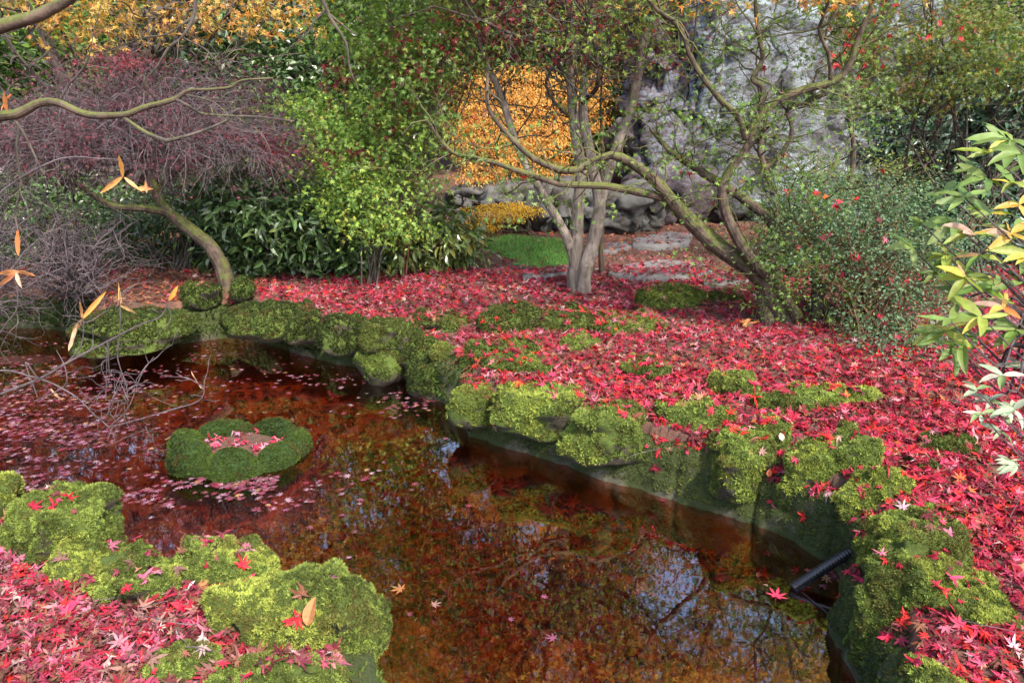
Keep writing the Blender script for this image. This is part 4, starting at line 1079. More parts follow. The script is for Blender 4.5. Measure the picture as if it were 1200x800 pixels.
# --- blue-green spreading shrub on the right
b0 = G(1010, 395, .02)
YB = b0[1]
bush("spreading_shrub", "airy blue-green small-leaved shrub spreading over the red carpet right of the leaning tree", "shrub", b0,
     [blob(1000, 260, 190, 120, YB + .3, .6), blob(1040, 330, 190, 130, YB, .6), blob(960, 240, 150, 90, YB + .4, .5), blob(1090, 280, 140, 160, YB + .2, .6), blob(1060, 390, 120, 60, YB - .5, .3), blob(930, 290, 110, 70, YB + .2, .3)],
     1150, 14, .10, .028, BLUEG, SMALL, nst=60, sr=.010, twigs=500, bark='redbark', seed=77, flat=.3)
r = np.random.default_rng(5)
c, d = clumps(r, [blob(1010, 270, 200, 150, YB, .5), blob(1060, 370, 160, 90, YB - .2, .4)], 46)
for q_ in range(46):
    single_leaf(c[q_], basis(nrm(d[q_:q_ + 1] + [0, -.4, .6]), rdir(r, 1))[0], .045, palette(r, 1, RED, .2)[0], "crimson maple leaf caught in the blue-green shrub", "maple leaves caught in the blue-green shrub", MAPLE[int(r.integers(6))])

# --- yellow-green and maroon shrub, centre left
b0 = G(436, 338, .02); Yc = b0[1]
bush("lime_shrub", "tall shrub with lime green leaves and sprays of maroon left of the orange mound", "shrub", b0,
     [blob(430, 215, 150, 120, Yc, .55), blob(415, 140, 130, 110, Yc + .1, .5), blob(470, 120, 130, 120, Yc, .6), blob(500, 60, 140, 110, Yc, .6), blob(440, 40, 160, 110, Yc + .2, .6), blob(485, 190, 60, 90, Yc + .1, .4), blob(550, 20, 100, 60, Yc, .4), blob(480, -80, 260, 140, Yc, .9), blob(450, 262, 110, 50, Yc - .1, .4)],
     1250, 17, .105, .040, LIME, SMALL + [MAPLE_LO[0]], nst=8, sr=.009, twigs=300, spread=.06, seed=12, flat=.5)
bush("maroon_maple", "maroon-leaved maple branches mixed into the top of the lime green shrub", "shrub", b0 + np.array([.2, .3, 0]),
     [blob(470, 90, 190, 120, Yc - .2, .5), blob(540, 60, 190, 100, Yc - .2, .5), blob(420, 170, 100, 80, Yc - .2, .4), blob(620, 30, 240, 80, Yc - .3, .4), blob(620, -80, 300, 120, Yc, .9)],
     260, 10, .06, .036, MAROON + [((.5, .02, .06), .5)], MAPLE_LO, nst=5, sr=.009, twigs=160, spread=.05, seed=14, bark='redbark')
b1 = G(500, 318, .03); Y1 = b1[1]
bush("olive_shrub", "lance-leaved olive green shrub drooping to the ground left of the lawn patch", "shrub", b1,
     [blob(500, 275, 120, 80, Y1 + .1, .6), blob(455, 290, 110, 70, Y1, .5), blob(535, 295, 60, 50, Y1 + .3, .4)],
     260, 12, .09, .11, [((.09, .15, .035), 3), ((.14, .21, .05), 2), ((.05, .09, .025), 2), ((.32, .27, .06), .8)], LANCE, 'gloss_leaf', nst=50, sr=.008, twigs=150, seed=15, droop=1.2)
b2 = G(375, 322, .03); Y2 = b2[1]
bush("rhododendron", "dark green glossy rhododendron between the curved trunk and the lime shrub", "shrub", b2,
     [blob(350, 262, 150, 100, Y2, .6), blob(300, 250, 130, 110, Y2 + .3, .7), blob(400, 290, 90, 70, Y2 - .1, .4), blob(310, 300, 110, 50, Y2 + .2, .4)],
     520, 13, .10, .12, DARKG + [((.10, .20, .05), 1.5)], LANCE, 'gloss_leaf', nst=40, sr=.012, twigs=120, seed=16, droop=.4)
b3 = G(215, 318, .05)
bush("evergreen_bush", "deep green evergreen bush in the shade behind the curved trunk", "shrub", b3,
     [blob(190, 270, 160, 90, b3[1] + .6, .6), blob(260, 230, 150, 110, b3[1] + .9, .7)],
     260, 12, .11, .09, DARKG, LANCE, 'gloss_leaf', nst=30, sr=.012, twigs=120, seed=18)

b4 = P(70, 300, 8.6); b4[2] = gz(b4[0], b4[1])
bush("evergreen_bush", "broad dark evergreen undergrowth at the left behind the bare shrubs", "shrub", b4,
     [blob(60, 250, 230, 110, 8.6, .6), blob(-60, 250, 200, 130, 8.4, .6), blob(130, 285, 110, 60, 8.2, .4), blob(20, 300, 180, 60, 8.0, .4)],
     520, 12, .12, .085, DARKG + [((.09, .18, .04), 1.6)], LANCE, 'gloss_leaf', nst=30, sr=.012, twigs=120, seed=19)
# --- purple weeping maple with the curved mossy trunk
wb = G(264, 343, .02); YW = wb[1]
root = empty("weeping_maple", wb, "domed weeping maple with purple twigs and a curved mossy trunk at the far left bank", "tree")
W_ = [[(266, 348, YW, 13), (263, 322, YW, 11), (256, 302, YW, 10), (245, 287, YW, 9.5), (224, 270, YW + .05, 9), (202, 252, YW + .1, 8), (185, 230, YW + .15, 7), (175, 190, YW + .2, 6), (180, 140, YW + .2, 5), (170, 95, YW + .2, 3)],
      [(200, 250, YW + .1, 6), (170, 245, YW, 5), (130, 240, YW - .1, 4), (90, 215, YW - .2, 3.5), (50, 200, YW - .2, 2.5), (10, 230, YW - .3, 2)],
      [(183, 225, YW + .15, 5), (215, 190, YW + .3, 4), (250, 165, YW + .3, 3.5), (290, 175, YW + .2, 2.5), (330, 200, YW + .1, 1.5)],
      [(176, 180, YW + .2, 4), (140, 150, YW + .3, 3.5), (100, 130, YW + .3, 3), (60, 150, YW + .2, 2), (20, 180, YW + .2, 1.5)],
      [(178, 200, YW + .2, 4), (230, 140, YW + .6, 3), (280, 130, YW + .7, 2.5), (320, 160, YW + .7, 2)]]
mb = MB(); L1 = limbs_mesh(mb, W_[:1], 71, 12); mb.build("trunk", M['mossbark'], root, loc=wb)
mb = MB(); L2 = limbs_mesh(mb, W_[1:], 73, 8); mb.build("branches", M['mossbark'], root, loc=wb); mb = MB(); r = np.random.default_rng(9)
domes = [blob(190, 160, 300, 180, YW + .2, 1.1), blob(110, 175, 240, 150, YW, .9), blob(285, 180, 140, 90, YW + .2, .8)]
d = rdir(r, 2000); d[:, 2] = np.abs(d[:, 2]) * 1.1 - .25; d = nrm(d); bi = r.choice(3, 2000, p=[.45, .35, .2])
c = np.array([b[0] for b in domes])[bi]; ra = np.array([b[1] for b in domes])[bi]
st_ = c + d * ra * r.uniform(.4, .98, (2000, 1))
tw = grow(r, st_, d * [1, 1, .3] + rdir(r, 2000) * .7, r.uniform(.2, .52, 2000), 8, .30, (0, 0, -.10))
tubes(mb, tw, np.linspace(.0034, .0009, 8)[None], 3, rough=0)
mid = stems_to(r, P(180, 190, YW + .2), st_[:260], 9, .6, .06); tubes(mb, mid, np.linspace(.010, .004, 9)[None], 4)
p, dd, t, _ = on_lines(r, tw, 3200, .2, 1); tw2 = grow(r, p, dd * .6 + rdir(r, 3200) * .7, r.uniform(.08, .28, 3200), 5, .3, (0, 0, -.1)); tubes(mb, tw2, np.linspace(.0016, .0007, 5)[None], 3)
mb.build("twigs", M['twig'], root, loc=wb)
e = tw2[:, -1]; ph = np.array([P(100, 120, YW)[2]]); wgt = 1.6 * np.clip((e[:, 2] - P(0, 230, YW)[2]) / .7, .06, 1) * (.25 + .75 * (vn(e * 2.2, 3) > .05)); e = e[r.random(len(e)) < wgt]
mb = MB(); leaves_at(mb, r, e, rdir(r, len(e)), 7, .05, .024, PURP, MAPLE_LO, droop=1.5, flat=.5)
red = clumps(r, [blob(325, 180, 70, 28, YW, .3), blob(290, 160, 90, 30, YW, .3), blob(145, 75, 110, 26, YW, .3)], 90, .5)
leaves_at(mb, r, red[0], red[1], 10, .05, .026, [((.24, .03, .05), 3), ((.36, .05, .07), 1), ((.14, .03, .05), 2)], MAPLE_LO, droop=1.5)
mb.build("foliage", M['leaf'], root, loc=wb)

# --- bare twiggy shrubs on the left bank
for q_, (bx, by, lab, bl_, k_) in enumerate([
    (90, 352, "tangled bare grey shrub on the far left bank above the dark wall", [(60, 270, 220, 130), (110, 310, 140, 80)], 240),
    (-60, 372, "bare grey shrub at the left edge behind the orange-leaved twigs", [(-10, 250, 180, 200), (20, 320, 120, 110)], 290)]):
    bb = G(bx, by, .05); r = np.random.default_rng(60 + q_)
    root = empty("bare_shrub", bb, lab, "shrub")
    bs = [blob(a_, b_, c_, d_, bb[1] + .1, .5) for a_, b_, c_, d_ in bl_]
    c, d = clumps(r, bs, 90); sp = stems_to(r, bb, c, 9, .7, .12)
    mb = MB(); tubes(mb, sp, np.linspace(.012, .003, 9)[None], 5)
    p, dd, t, _ = on_lines(r, sp, k_, .2, 1); tw = grow(r, p, dd * .5 + rdir(r, k_), r.uniform(.15, .6, k_), 7, .32); tubes(mb, tw, np.linspace(.0042, .0014, 7)[None], 3)
    p, dd, t, _ = on_lines(r, tw, k_ * 2, .2, 1); tw2 = grow(r, p, dd * .5 + rdir(r, k_ * 2), r.uniform(.08, .3, k_ * 2), 5, .32); tubes(mb, tw2, np.linspace(.002, .0009, 5)[None], 3)
    mb.build("stems", M['twig'], root, loc=bb)
    mb = MB(); e = tw2[r.random(k_ * 2) < .2][:, -1]; leaves_at(mb, r, e, rdir(r, len(e)), 2, .04, .026, PURP + [((.12, .2, .04), 2)], SMALL); mb.build("foliage", M['leaf'], root, loc=bb)

# --- orange layered maple mound and small yellow shrub
ob = P(615, 250, 12.2); ob[2] = gz(ob[0], ob[1])
YO = 11.9
bush("orange_maple", "glowing orange layered mound of cut-leaf maple on the rocks behind the trunks", "tree", ob,
     [blob(625, 105, 130, 60, YO + .3, .8), blob(615, 140, 150, 56, YO, .9), blob(590, 160, 130, 44, YO - .2, .8), blob(640, 165, 120, 50, YO - .1, .8), blob(600, 190, 140, 40, YO - .35, .7), blob(570, 208, 80, 22, YO - .4, .5), blob(545, 150, 70, 70, YO, .6), blob(555, 110, 60, 60, YO + .1, .6), blob(650, 205, 90, 34, YO - .3, .5), blob(690, 120, 60, 90, YO + .1, .6)],
     1050, 20, .075, .046, ORNG, LANCE, nst=60, sr=.03, seed=31, flat=.32, droop=1.6, up=.9, colclump=.65)
yb = P(620, 276, 10.0); yb[2] = gz(yb[0], yb[1])
bush("yellow_shrub", "small flat-topped golden yellow shrub on a short stem in front of the low boulder", "shrub", yb,
     [blob(590, 249, 96, 20, 9.9, .4), blob(610, 243, 60, 14, 9.9, .3), blob(560, 258, 50, 14, 9.8, .3), blob(575, 264, 40, 10, 9.8, .2)], 240, 14, .05, .040, [((.75, .45, .04), 3), ((.80, .55, .08), 2), ((.6, .32, .03), 1.5), ((.4, .38, .05), .6)], LANCE,
     nst=26, sr=.016, seed=32, flat=.3, droop=1.4, up=.9)

# --- right side background
bR = G(1130, 330, .15)
bush("dark_rhododendron", "dark blue-green rhododendron with large leaves at the upper right edge", "shrub", bR + np.array([.8, 1.2, 0]),
     [blob(1150, 190, 200, 130, 8.6, .9), blob(1190, 110, 170, 130, 8.8, .9), blob(1120, 280, 140, 120, 8.2, .8), blob(1250, 200, 160, 240, 8.4, .9), blob(1080, 160, 100, 90, 9.2, .6)],
     900, 13, .13, .14, [((.035, .085, .05), 3), ((.06, .13, .075), 3), ((.11, .20, .13), 1.2)], LANCE, 'gloss_leaf', nst=50, sr=.016, seed=41, twigs=100)
bV = G(1040, 300, .15)
bush("variegated_shrub", "pale yellow variegated shrub in front of the cliff's right end", "shrub", bV,
     [blob(1050, 205, 110, 80, 8.3, .5), blob(1000, 225, 80, 70, 8.4, .4), blob(965, 195, 60, 50, 8.6, .3)],
     170, 12, .08, .038, [((.42, .44, .12), 3), ((.58, .56, .22), 2), ((.20, .28, .07), 3)], SMALL, nst=30, sr=.01, seed=42, twigs=140)
bT = P(1090, 300, 7.6); bT[2] = gz(bT[0], bT[1])
bush("olive_maple", "olive green maple with a few red leaves arching over the upper right corner", "tree", bT,
     [blob(1090, 60, 190, 110, 7.2, .8), blob(1010, 60, 120, 110, 7.3, .6), blob(1150, 30, 180, 90, 7.0, .8), blob(1130, 100, 120, 50, 7.0, .5), blob(1040, 110, 110, 50, 7.2, .5), blob(1060, -80, 380, 180, 7.4, 1.2), blob(1240, 60, 150, 120, 7, .8)],
     760, 15, .11, .036, [((.16, .19, .035), 3), ((.17, .26, .045), 3), ((.26, .26, .05), 1.2), ((.32, .10, .03), .6), ((.07, .13, .03), 2)], MAPLE_LO, nst=15, sr=.016, seed=43, spread=.35, twigs=460, flat=.35)
r = np.random.default_rng(7); mb = MB(); c, d = clumps(r, [blob(1060, 50, 240, 110, 6.9, .6)], 30); leaves_at(mb, r, c, d, 3, .05, .05, [((.5, .02, .03), 1)], MAPLE_LO)
rm = bpy.data.objects['olive_maple']; tag(mb.build("red_leaves", M['leaf'], rm, loc=bT))

# --- background bushes and tall trees on the slope
def bgbase(px, Y): 
    x = P(px, 130, Y)[0]; return np.array([x, Y, gz(x, Y)])
BG = [(-120, 10.5, 300, 220, 60, DARKG, "dark evergreen bush far left beyond the bare shrubs"), (60, 11.5, 240, 150, 110, GR, "mid green bush on the slope behind the left edge of the weeping maple"),
      (230, 12, 260, 160, 90, DARKG, "dark green bush on the slope above the middle of the weeping maple"), (350, 11, 140, 120, 190, GR + LIME, "light green bush between the weeping maple and the lime shrub"),
      (420, 12.5, 220, 200, 60, DARKG, "dark bush directly behind the lime shrub"), (560, 14.5, 260, 150, 40, DARKG, "dark bush on the slope above the orange mound"), (700, 14.8, 200, 170, 90, DARKG + GR, "green bush behind the grey trunks, left of the stacked blocks"),
      (1180, 13, 300, 260, 90, DARKG, "dark bush on the slope at the far right"), (1330, 10.5, 300, 300, 160, DARKG, "dark bush just outside the right edge"), (150, 15, 300, 120, 10, GR, "tall green bush high on the left slope"), (330, 16, 280, 170, -20, DARKG, "dark tall bush high on the slope near the big trunk")]
for q_, (px, Y_, w_, h_, cyp, pal_, lab) in enumerate(BG):
    b_ = bgbase(px, Y_)
    bush("background_bush", lab, "shrub", b_, [blob(px, cyp, w_, h_, Y_, 1.1), blob(px - w_ * .25, cyp + h_ * .3, w_ * .6, h_ * .7, Y_ - .3, .9), blob(px + w_ * .25, cyp + h_ * .25, w_ * .6, h_ * .7, Y_ - .2, .9), blob(px, cyp - h_ * .35, w_ * .6, h_ * .5, Y_, .8)],
         620, 16, .17, .115, pal_, SMALL, 'leaf' if q_ % 2 else 'gloss_leaf', nst=24, sr=.03, seed=200 + q_, group="bushes on the slope behind the garden")
# golden maple upper left: trunk off to the left, boughs across the top
gb = bgbase(120, 9.5)
bush("golden_maple", "golden yellow maple boughs hanging into the upper left corner", "tree", gb,
     [blob(190, 20, 330, 66, 9.0, .7), blob(90, 30, 160, 80, 8.8, .5), blob(300, 12, 200, 60, 9.2, .5), blob(150, -90, 420, 150, 9.4, 1.4), blob(20, -30, 200, 120, 9, 1)],
     330, 11, .15, .066, GOLD + [((.80, .40, .15), 1.5)], MAPLE_LO, nst=22, sr=.045, seed=301, twigs=220, flat=.5, colclump=.55)
GT = [(358, 13.5, 17, 12, GOLD, 3.4, "tall tree with a thick pale trunk behind the maroon leaves"), (470, 19, 12, 14, GOLD + ORNG, 3.4, "tall golden tree on the slope above the lime shrub"),
      (610, 17.5, 13, 12, ORNG, 3.0, "tall orange beech on the slope above the orange mound"), (745, 20, 12, 15, GOLD, 3.2, "tall golden tree left of the cliff top"),
      (230, 18, 13, 13, LIME, 3.0, "tall yellow-green tree high on the left slope"), (60, 16, 14, 13, DARKG, 3.0, "tall dark tree at the left of the slope"), (-200, 13, 14, 12, GR, 3.2, "tall green tree beyond the left edge"),
      (880, 23, 12, 15, GOLD + GR, 3.2, "tall thin-leaved tree above the pale cliff"), (1060, 18, 13, 13, ORNG, 2.6, "orange tree above the right end of the cliff"), (1260, 15, 15, 12, DARKG, 3.0, "tall dark tree at the right of the slope")]
for q_, (px, Y_, rp, H, pal_, cr_, lab) in enumerate(GT):
    b_ = bgbase(px, Y_); r = np.random.default_rng(500 + q_)
    root = empty("tall_tree", b_ - np.array([0, 0, .2]), lab, "tree", "tall trees on the slope behind the garden")
    K = 20; t = np.linspace(0, 1, K); sway = rng.normal(0, .35, 2)
    c = np.stack([b_[0] + sway[0] * t ** 2 + .12 * np.sin(t * 5 + q_), b_[1] + sway[1] * t ** 2, b_[2] - .2 + H * t], 1)
    r0 = rp * mpp(Y_, 100)
    mb = MB(); tubes(mb, c[None], (r0 * (1 - .85 * t) * (1 + .5 * np.exp(-t * 25)))[None], 14, rough=.12, seed=q_); mb.build("trunk", M['bark'] if q_ in (0, 3) else M['darkbark'], root, loc=b_)
    p, dd, tt, _ = on_lines(r, c[None], 26, .28, .97)
    az = r.uniform(0, 6.28, 26); L = cr_ * (1.15 - .7 * tt) * r.uniform(.7, 1.1, 26)
    br = grow(r, p, np.stack([np.cos(az), np.sin(az), .5 + .2 * tt], 1), L, 9, .2, (0, 0, .03)); mb = MB(); tubes(mb, br, np.linspace(r0 * .28, .012, 9)[None], 6)
    p, dd, tt, _ = on_lines(r, br, 150, .25, 1); b2_ = grow(r, p, dd * .6 + rdir(r, 150) * .8, r.uniform(.4, 1.3, 150), 6, .3); tubes(mb, b2_, np.linspace(.018, .006, 6)[None], 4)
    p, dd, tt, _ = on_lines(r, b2_, 330, .2, 1); b3_ = grow(r, p, dd * .5 + rdir(r, 330) * .8, r.uniform(.2, .7, 330), 5, .3); tubes(mb, b3_, np.linspace(.008, .003, 5)[None], 3)
    mb.build("branches", M['darkbark'], root, loc=b_)
    e = np.concatenate([b2_[:, -1], b3_[:, -1], b3_[:, 2]]); mb = MB(); leaves_at(mb, r, e, rdir(r, len(e)), 15, .24, .10, pal_, MAPLE_LO if q_ < 5 else SMALL)
    mb.build("crown", M['leaf'], root, loc=b_)

# ------------------------------------------------------------------ overhanging boughs at the upper left
ov = P(-260, 190, 3.0); 
ovb = np.array([ov[0] - .3, ov[1] + .2, gz(ov[0] - .3, ov[1] + .2)])
root = empty("overhanging_tree", ovb, "dark bough with moss reaching in from the left edge over the pond", "tree")
Yo = 3.0
O = [[(-420, 900, Yo + .2, 26), (-360, 560, Yo + .2, 22), (-260, 300, Yo + .1, 18), (-120, 180, Yo, 13), (-20, 142, Yo, 8), (20, 133, Yo, 6.5), (47, 120, Yo, 5.5), (68, 120, Yo, 5.2), (91, 130, Yo, 4.8), (111, 136, Yo, 4.8), (145, 135, Yo, 4.4), (169, 127, Yo, 3.8), (203, 118, Yo, 3.5), (219, 108, Yo, 2.6), (250, 106, Yo, 2.0), (270, 103, Yo, 2), (284, 95, Yo, 1.6), (320, 92, Yo, 1.1)]]
mb = MB(); limbs_mesh(mb, O, 91, 12, K=90); mb.build("trunk", M['mossbark'], root, loc=ovb)
O2 = [[(143, 136, Yo, 3), (169, 154, Yo - .03, 3), (190, 163, Yo - .05, 2.8), (200, 164, Yo - .05, 2.2), (236, 154, Yo - .05, 1.8), (270, 140, Yo - .05, 1.2)],
      [(207, 117, Yo, 2.2), (220, 124, Yo, 1.8), (236, 133, Yo + .05, 1.6), (270, 136, Yo + .05, 1.4), (304, 137, Yo + .05, 1.2), (345, 142, Yo + .05, .9)],
      [(232, -30, Yo + .1, 2.8), (229, 5, Yo + .1, 2.6), (226, 22, Yo + .1, 2.4), (213, 44, Yo + .1, 2.1), (198, 56, Yo + .1, 1.8), (184, 78, Yo + .1, 1.4), (169, 95, Yo + .1, 1), (164, 110, Yo + .1, .8)],
      [(70, 118, Yo, 1.6), (80, 100, Yo, 1.4), (88, 91, Yo, 1.2), (102, 72, Yo, 1), (108, 50, Yo, .7)],
      [(14, 138, Yo, 2.4), (22, 150, Yo, 2.2), (19, 176, Yo, 2), (24, 216, Yo, 1.8), (18, 250, Yo, 1.4), (22, 275, Yo, 1)],
      [(22, 148, Yo, 2), (30, 160, Yo, 1.6), (44, 189, Yo, 1.3), (52, 205, Yo, .9)],
      [(219, 112, Yo, 1.6), (235, 115, Yo, 1.5), (250, 120, Yo, 1.2)], [(213, 44, Yo + .1, 1.6), (240, 58, Yo + .15, 1.3), (255, 72, Yo + .15, 1), (262, 66, Yo + .15, .8)],
      [(226, 20, Yo + .1, 1.6), (195, 40, Yo + .1, 1.3), (165, 45, Yo + .1, 1.1), (130, 60, Yo + .1, .8)]]
mb = MB(); L2 = limbs_mesh(mb, O2, 95, 7); r = np.random.default_rng(13)
p, dd, t, _ = on_lines(r, L2, 70, .3, 1); tw = grow(r, p, dd * .6 + rdir(r, 70), r.uniform(.06, .3, 70), 6, .35); tubes(mb, tw, np.linspace(.0022, .0009, 6)[None], 3)
mb.build("branches", M['darkbark'], root, loc=ovb)
ov2 = np.array([-1.9, 1.2, gz(-1.9, 1.2)])
mb = MB(); limbs_mesh(mb, [[(-900, 900, 2.2, 30), (-700, 400, 2.3, 26), (-400, 160, 2.4, 18), (-120, 62, 2.4, 12), (-20, 38, 2.4, 9.5), (18, 27, 2.4, 8.8), (50, 18, 2.4, 8), (80, 2, 2.4, 7), (105, -18, 2.4, 6), (170, -90, 2.5, 4)],
                  ], 103, 12, K=70)
root = mb.build("overhanging_bough", M['mossbark'], smooth=True, loc=P(-900, 900, 2.2)); tag(root, "thick dark bough crossing the extreme upper left corner", "tree")
mb = MB(); limbs_mesh(mb, [[(300, -120, 3.4, 4.5), (350, -50, 3.4, 3.5), (378, 0, 3.4, 3), (387, 20, 3.4, 2.4), (405, 50, 3.4, 1.8), (410, 80, 3.4, 1.2), (420, 105, 3.4, .8)],
                  [(382, 12, 3.4, 1.8), (368, 26, 3.4, 1.5), (360, 40, 3.4, 1.1), (340, 56, 3.4, .8)], [(385, 16, 3.4, 1.6), (402, 30, 3.4, 1.2), (415, 40, 3.4, .8)],
                  [(-120, 62, 2.45, 10), (60, -150, 2.9, 7), (300, -120, 3.4, 4.5)], [(60, -150, 2.9, 5), (180, -90, 3.0, 3.6), (232, -30, 3.1, 2.8)]], 107, 7)
mb.build("branches", M['darkbark'], root, loc=P(-900, 900, 2.2))

# ------------------------------------------------------------------ foreground twigs with orange leaves at the left
az = np.array([-1.75, 1.75, gz(-1.75, 1.75)])
root = empty("azalea_twigs", az, "nearly bare grey azalea with few curled orange leaves over the water at left", "shrub")
Yz = 1.9
TWG = [[(-260, 640, Yz, 5), (-120, 520, Yz, 3.2), (-20, 470, Yz, 2), (45, 444, Yz, 1.6), (80, 424, Yz, 1.5), (130, 398, Yz, 1.3), (165, 380, Yz, 1.1), (188, 371, Yz, .9), (198, 352, Yz, .7)],
       [(-120, 520, Yz, 2.4), (-20, 440, Yz, 1.4), (40, 442, Yz, 1.2), (85, 462, Yz, 1), (110, 485, Yz, .8), (128, 500, Yz, .7)],
       [(80, 424, Yz, 1), (95, 405, Yz, .9), (98, 380, Yz, .8), (96, 372, Yz, .7)],
       [(140, 394, Yz, .9), (138, 420, Yz, .8), (148, 452, Yz, .7), (150, 470, Yz, .6)], [(140, 394, Yz, .8), (141, 370, Yz, .7), (140, 340, Yz, .6)],
       [(128, 500, Yz, .8), (160, 492, Yz, .8), (200, 480, Yz, .8), (232, 470, Yz, .8), (239, 456, Yz, .7), (228, 447, Yz, .7), (216, 442, Yz, .6)],
       [(128, 500, Yz, .7), (150, 478, Yz, .7), (165, 440, Yz, .7), (180, 418, Yz, .6)], [(128, 440, Yz, .6), (126, 400, Yz, .6), (124, 470, Yz, .6)],
       [(-60, 380, Yz, 2), (-10, 345, Yz, 1.4), (10, 330, Yz, 1.1), (22, 320, Yz, 1)], [(-60, 380, Yz, 2), (-30, 480, Yz, 1.8), (-120, 520, Yz, 2)], [(20, 322, Yz, 1), (20, 360, Yz, .9), (8, 378, Yz, .8), (0, 390, Yz, .7)],
       [(-60, 380, Yz, 1.8), (-20, 250, Yz + .1, 1.5), (60, 190, Yz + .1, 1.1), (120, 186, Yz + .1, .9), (143, 188, Yz + .1, .7)],
       [(45, 444, Yz, 1), (30, 425, Yz, .9), (44, 465, Yz, .7)], [(40, 470, Yz, .8), (75, 452, Yz, .7), (76, 430, Yz, .7), (66, 410, Yz, .6)]]
mb = MB(); L2 = limbs_mesh(mb, TWG, 121, 6, rough=.1); r = np.random.default_rng(2)
p, dd, t, _ = on_lines(r, L2[:8], 46, .45, 1); tw = grow(r, p, dd * .5 + rdir(r, 46), r.uniform(.03, .14, 46), 6, .3); tubes(mb, tw, np.linspace(.0012, .0006, 6)[None], 3)
cc_ = P(140, 470, Yz + .05); st_ = cc_ + r.normal(0, 1, (26, 3)) * [.03, .02, .04]; tw = grow(r, st_, rdir(r, 26), r.uniform(.05, .14, 26), 7, .35, (0, 0, -.05)); tubes(mb, tw, np.linspace(.0012, .0006, 7)[None], 3)
mb.build("stems", M['twig'], root, loc=az)
OL = [(22, 300, 22, 268, 11, (.62, .22, .08)), (22, 318, -12, 322, 14, (.72, .32, .14)), (22, 318, 72, 306, 12, (.72, .30, .12)), (20, 318, 26, 338, 9, (.75, .45, .32)), (22, 318, -6, 336, 10, (.70, .3, .15)),
      (96, 374, 78, 400, 10, (.75, .42, .2)), (96, 374, 116, 346, 9, (.74, .33, .08)), (96, 374, 96, 350, 5, (.66, .34, .15)), (92, 378, 92, 412, 8, (.7, .5, .32)), (141, 358, 164, 365, 8, (.72, .42, .18)), (141, 358, 141, 336, 5, (.74, .4, .12)),
      (198, 352, 206, 342, 8, (.78, .30, .06)), (238, 456, 216, 442, 5, (.72, .42, .25)), (75, 470, 68, 450, 5, (.5, .3, .15)),
      (144, 208, 143, 180, 8, (.78, .36, .10)), (144, 206, 120, 222, 9, (.78, .36, .12)), (146, 208, 166, 226, 8, (.74, .36, .14)), (160, 222, 180, 222, 9, (.74, .34, .14)), (172, 226, 170, 204, 7, (.7, .3, .12)), (8, 130, 12, 104, 9, (.66, .24, .08)), (2, 130, 0, 105, 8, (.66, .2, .08))]
for x0_, y0_, x1_, y1_, wd_, c_ in OL:
    a_ = P(x0_, y0_, Yz + (.1 if y0_ < 250 else 0)); b_ = P(x1_, y1_, Yz + (.1 if y0_ < 250 else 0) + r.uniform(-.03, .03)); L = np.linalg.norm(b_ - a_)
    Bm = basis(np.array([[r.normal() * .5, -1, r.normal() * .5]]), (b_ - a_)[None])[0]
    V, F = curl_leaf(.72 * wd_ * mpp(Yz) / L, r.uniform(-.35, .35), r.uniform(.1, .5), r.uniform(-2.2, 2.2)); mb = MB(); mb.add(V @ Bm.T * L + a_, F, c_); mb.build("leaf", M['leaf'], root, smooth=True, loc=a_)

# ------------------------------------------------------------------ foreground azalea at the right edge
r = np.random.default_rng(44); Yr = 1.75
rb = np.array([1.75, 1.9, gz(1.75, 1.9)])
root = empty("azalea_bush", rb, "pale green and yellow leaved azalea reaching in from the right edge close to the camera", "shrub")
whorls = [(1068, 290, 1, 'g'), (1118, 262, 1, 'g'), (1143, 200, .9, 'g'), (1130, 232, 1, 'g'), (1158, 180, .9, 'y'), (1185, 165, .9, 'g'), (1188, 215, 1, 'y'), (1160, 250, 1, 'y'), (1110, 300, 1, 'y'), (1150, 300, 1.1, 'y'), (1185, 275, 1, 'o'), (1165, 335, 1.2, 'g'), (1195, 330, 1, 'g'),
          (1150, 372, 1.1, 'y'), (1190, 385, 1, 'g'), (1100, 390, .7, 'p'), (1125, 375, .6, 'p'), (1175, 440, .7, 'p'), (1160, 470, .65, 'p'), (1188, 480, .7, 'p'), (1172, 505, .6, 'p'), (1192, 545, .7, 'p'), (1080, 262, .7, 'g'), (1200, 430, .8, 'p'), (1098, 320, .8, 'g'), (1195, 240, .9, 'o'), (1205, 190, 1, 'g'), (1130, 325, .9, 'y'), (1140, 275, .9, 'o'), (1175, 360, .9, 'o'), (1205, 300, 1, 'y')]
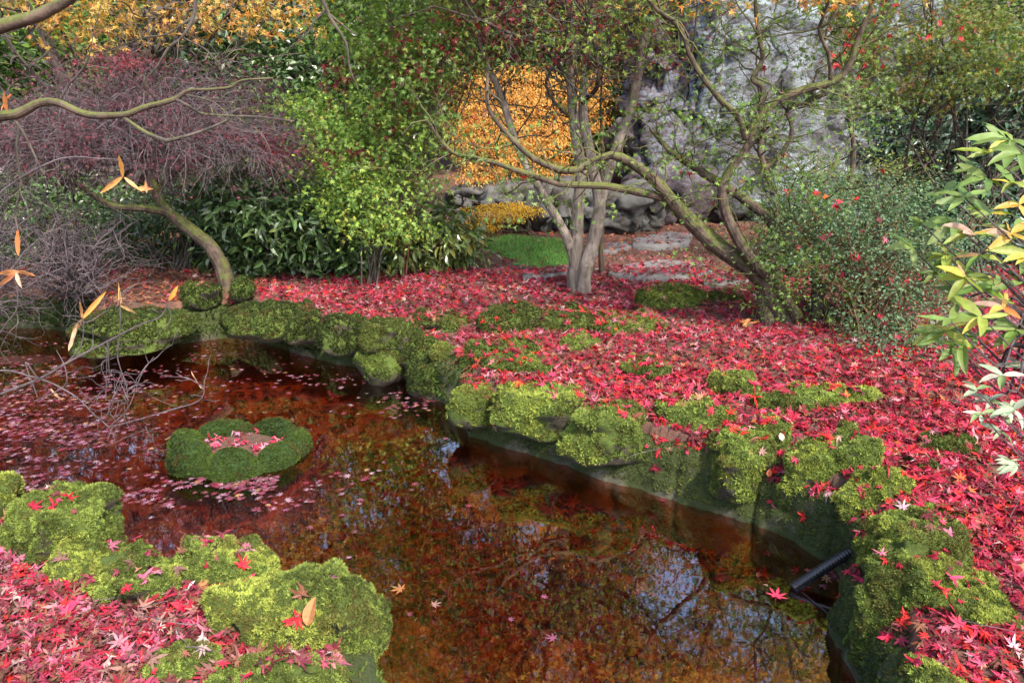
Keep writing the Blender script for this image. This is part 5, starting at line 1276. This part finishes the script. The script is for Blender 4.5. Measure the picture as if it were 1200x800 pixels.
PAL = {'g': [((.13, .22, .045), 3), ((.19, .28, .07), 2), ((.08, .15, .03), 1)], 'y': [((.26, .33, .055), 4), ((.46, .40, .06), 1.4), ((.16, .26, .05), 2.5), ((.45, .28, .14), .5)],
       'o': [((.55, .34, .06), 2), ((.55, .22, .06), 1), ((.42, .28, .2), 2), ((.26, .33, .06), 2)], 'p': [((.33, .40, .27), 3), ((.42, .44, .34), 2), ((.22, .32, .13), 2), ((.45, .32, .28), .6)]}
whorls += [(float(r.uniform(1092, 1215)), float(r.uniform(160, 410)), float(r.uniform(.9, 1.25)), str(r.choice(['g', 'y', 'y', 'o', 'g']))) for _ in range(15)]
whorls += [(float(r.uniform(1120, 1210)), float(r.uniform(430, 560)), .6, 'p') for _ in range(5)]
st_, lv = [], MB()
for (px, py, s_, kd) in whorls:
    yy = Yr + r.uniform(-.15, .15); c = P(px, py, yy)
    axis = nrm(np.array([-.6, r.uniform(-.4, .1), r.uniform(.1, .7)])); kk = int(r.integers(4, 8))
    for q_ in range(kk):
        a_ = q_ / kk * 6.28 + r.uniform(-.3, .3); side = np.array([math.cos(a_), math.sin(a_) * .8, math.sin(a_ + 1) * .35])
        yd = nrm(axis * r.uniform(.3, 1.0) + side)
        Bm = basis(nrm(np.array([r.normal() * .35, -.45 + r.normal() * .3, 1]))[None], yd[None])[0]
        V, F = curl_leaf(r.uniform(.27, .38), r.uniform(-.1, .4), r.uniform(.1, .45), r.uniform(-.6, .6)); sz = r.uniform(.045, .085) * s_
        lv.add(V @ Bm.T * sz + c, F, palette(r, 1, PAL[kd], .15)[0])
    mid = P(px + 60, py + 55, yy + .05)
    st_.append(catmull([rb + [.05, .1, .2], P(1290, 480, Yr + .1), (mid + P(1230, 360, Yr)) / 2, mid, c], 24))
V_, F_ = lv.arrays()
lv.build("foliage", M['leaf'], root, smooth=True, loc=rb)
mb = MB(); tubes(mb, np.array(st_), np.linspace(.006, .0013, 24)[None], 5); mb.build("stems", M['twig'], root, loc=rb)
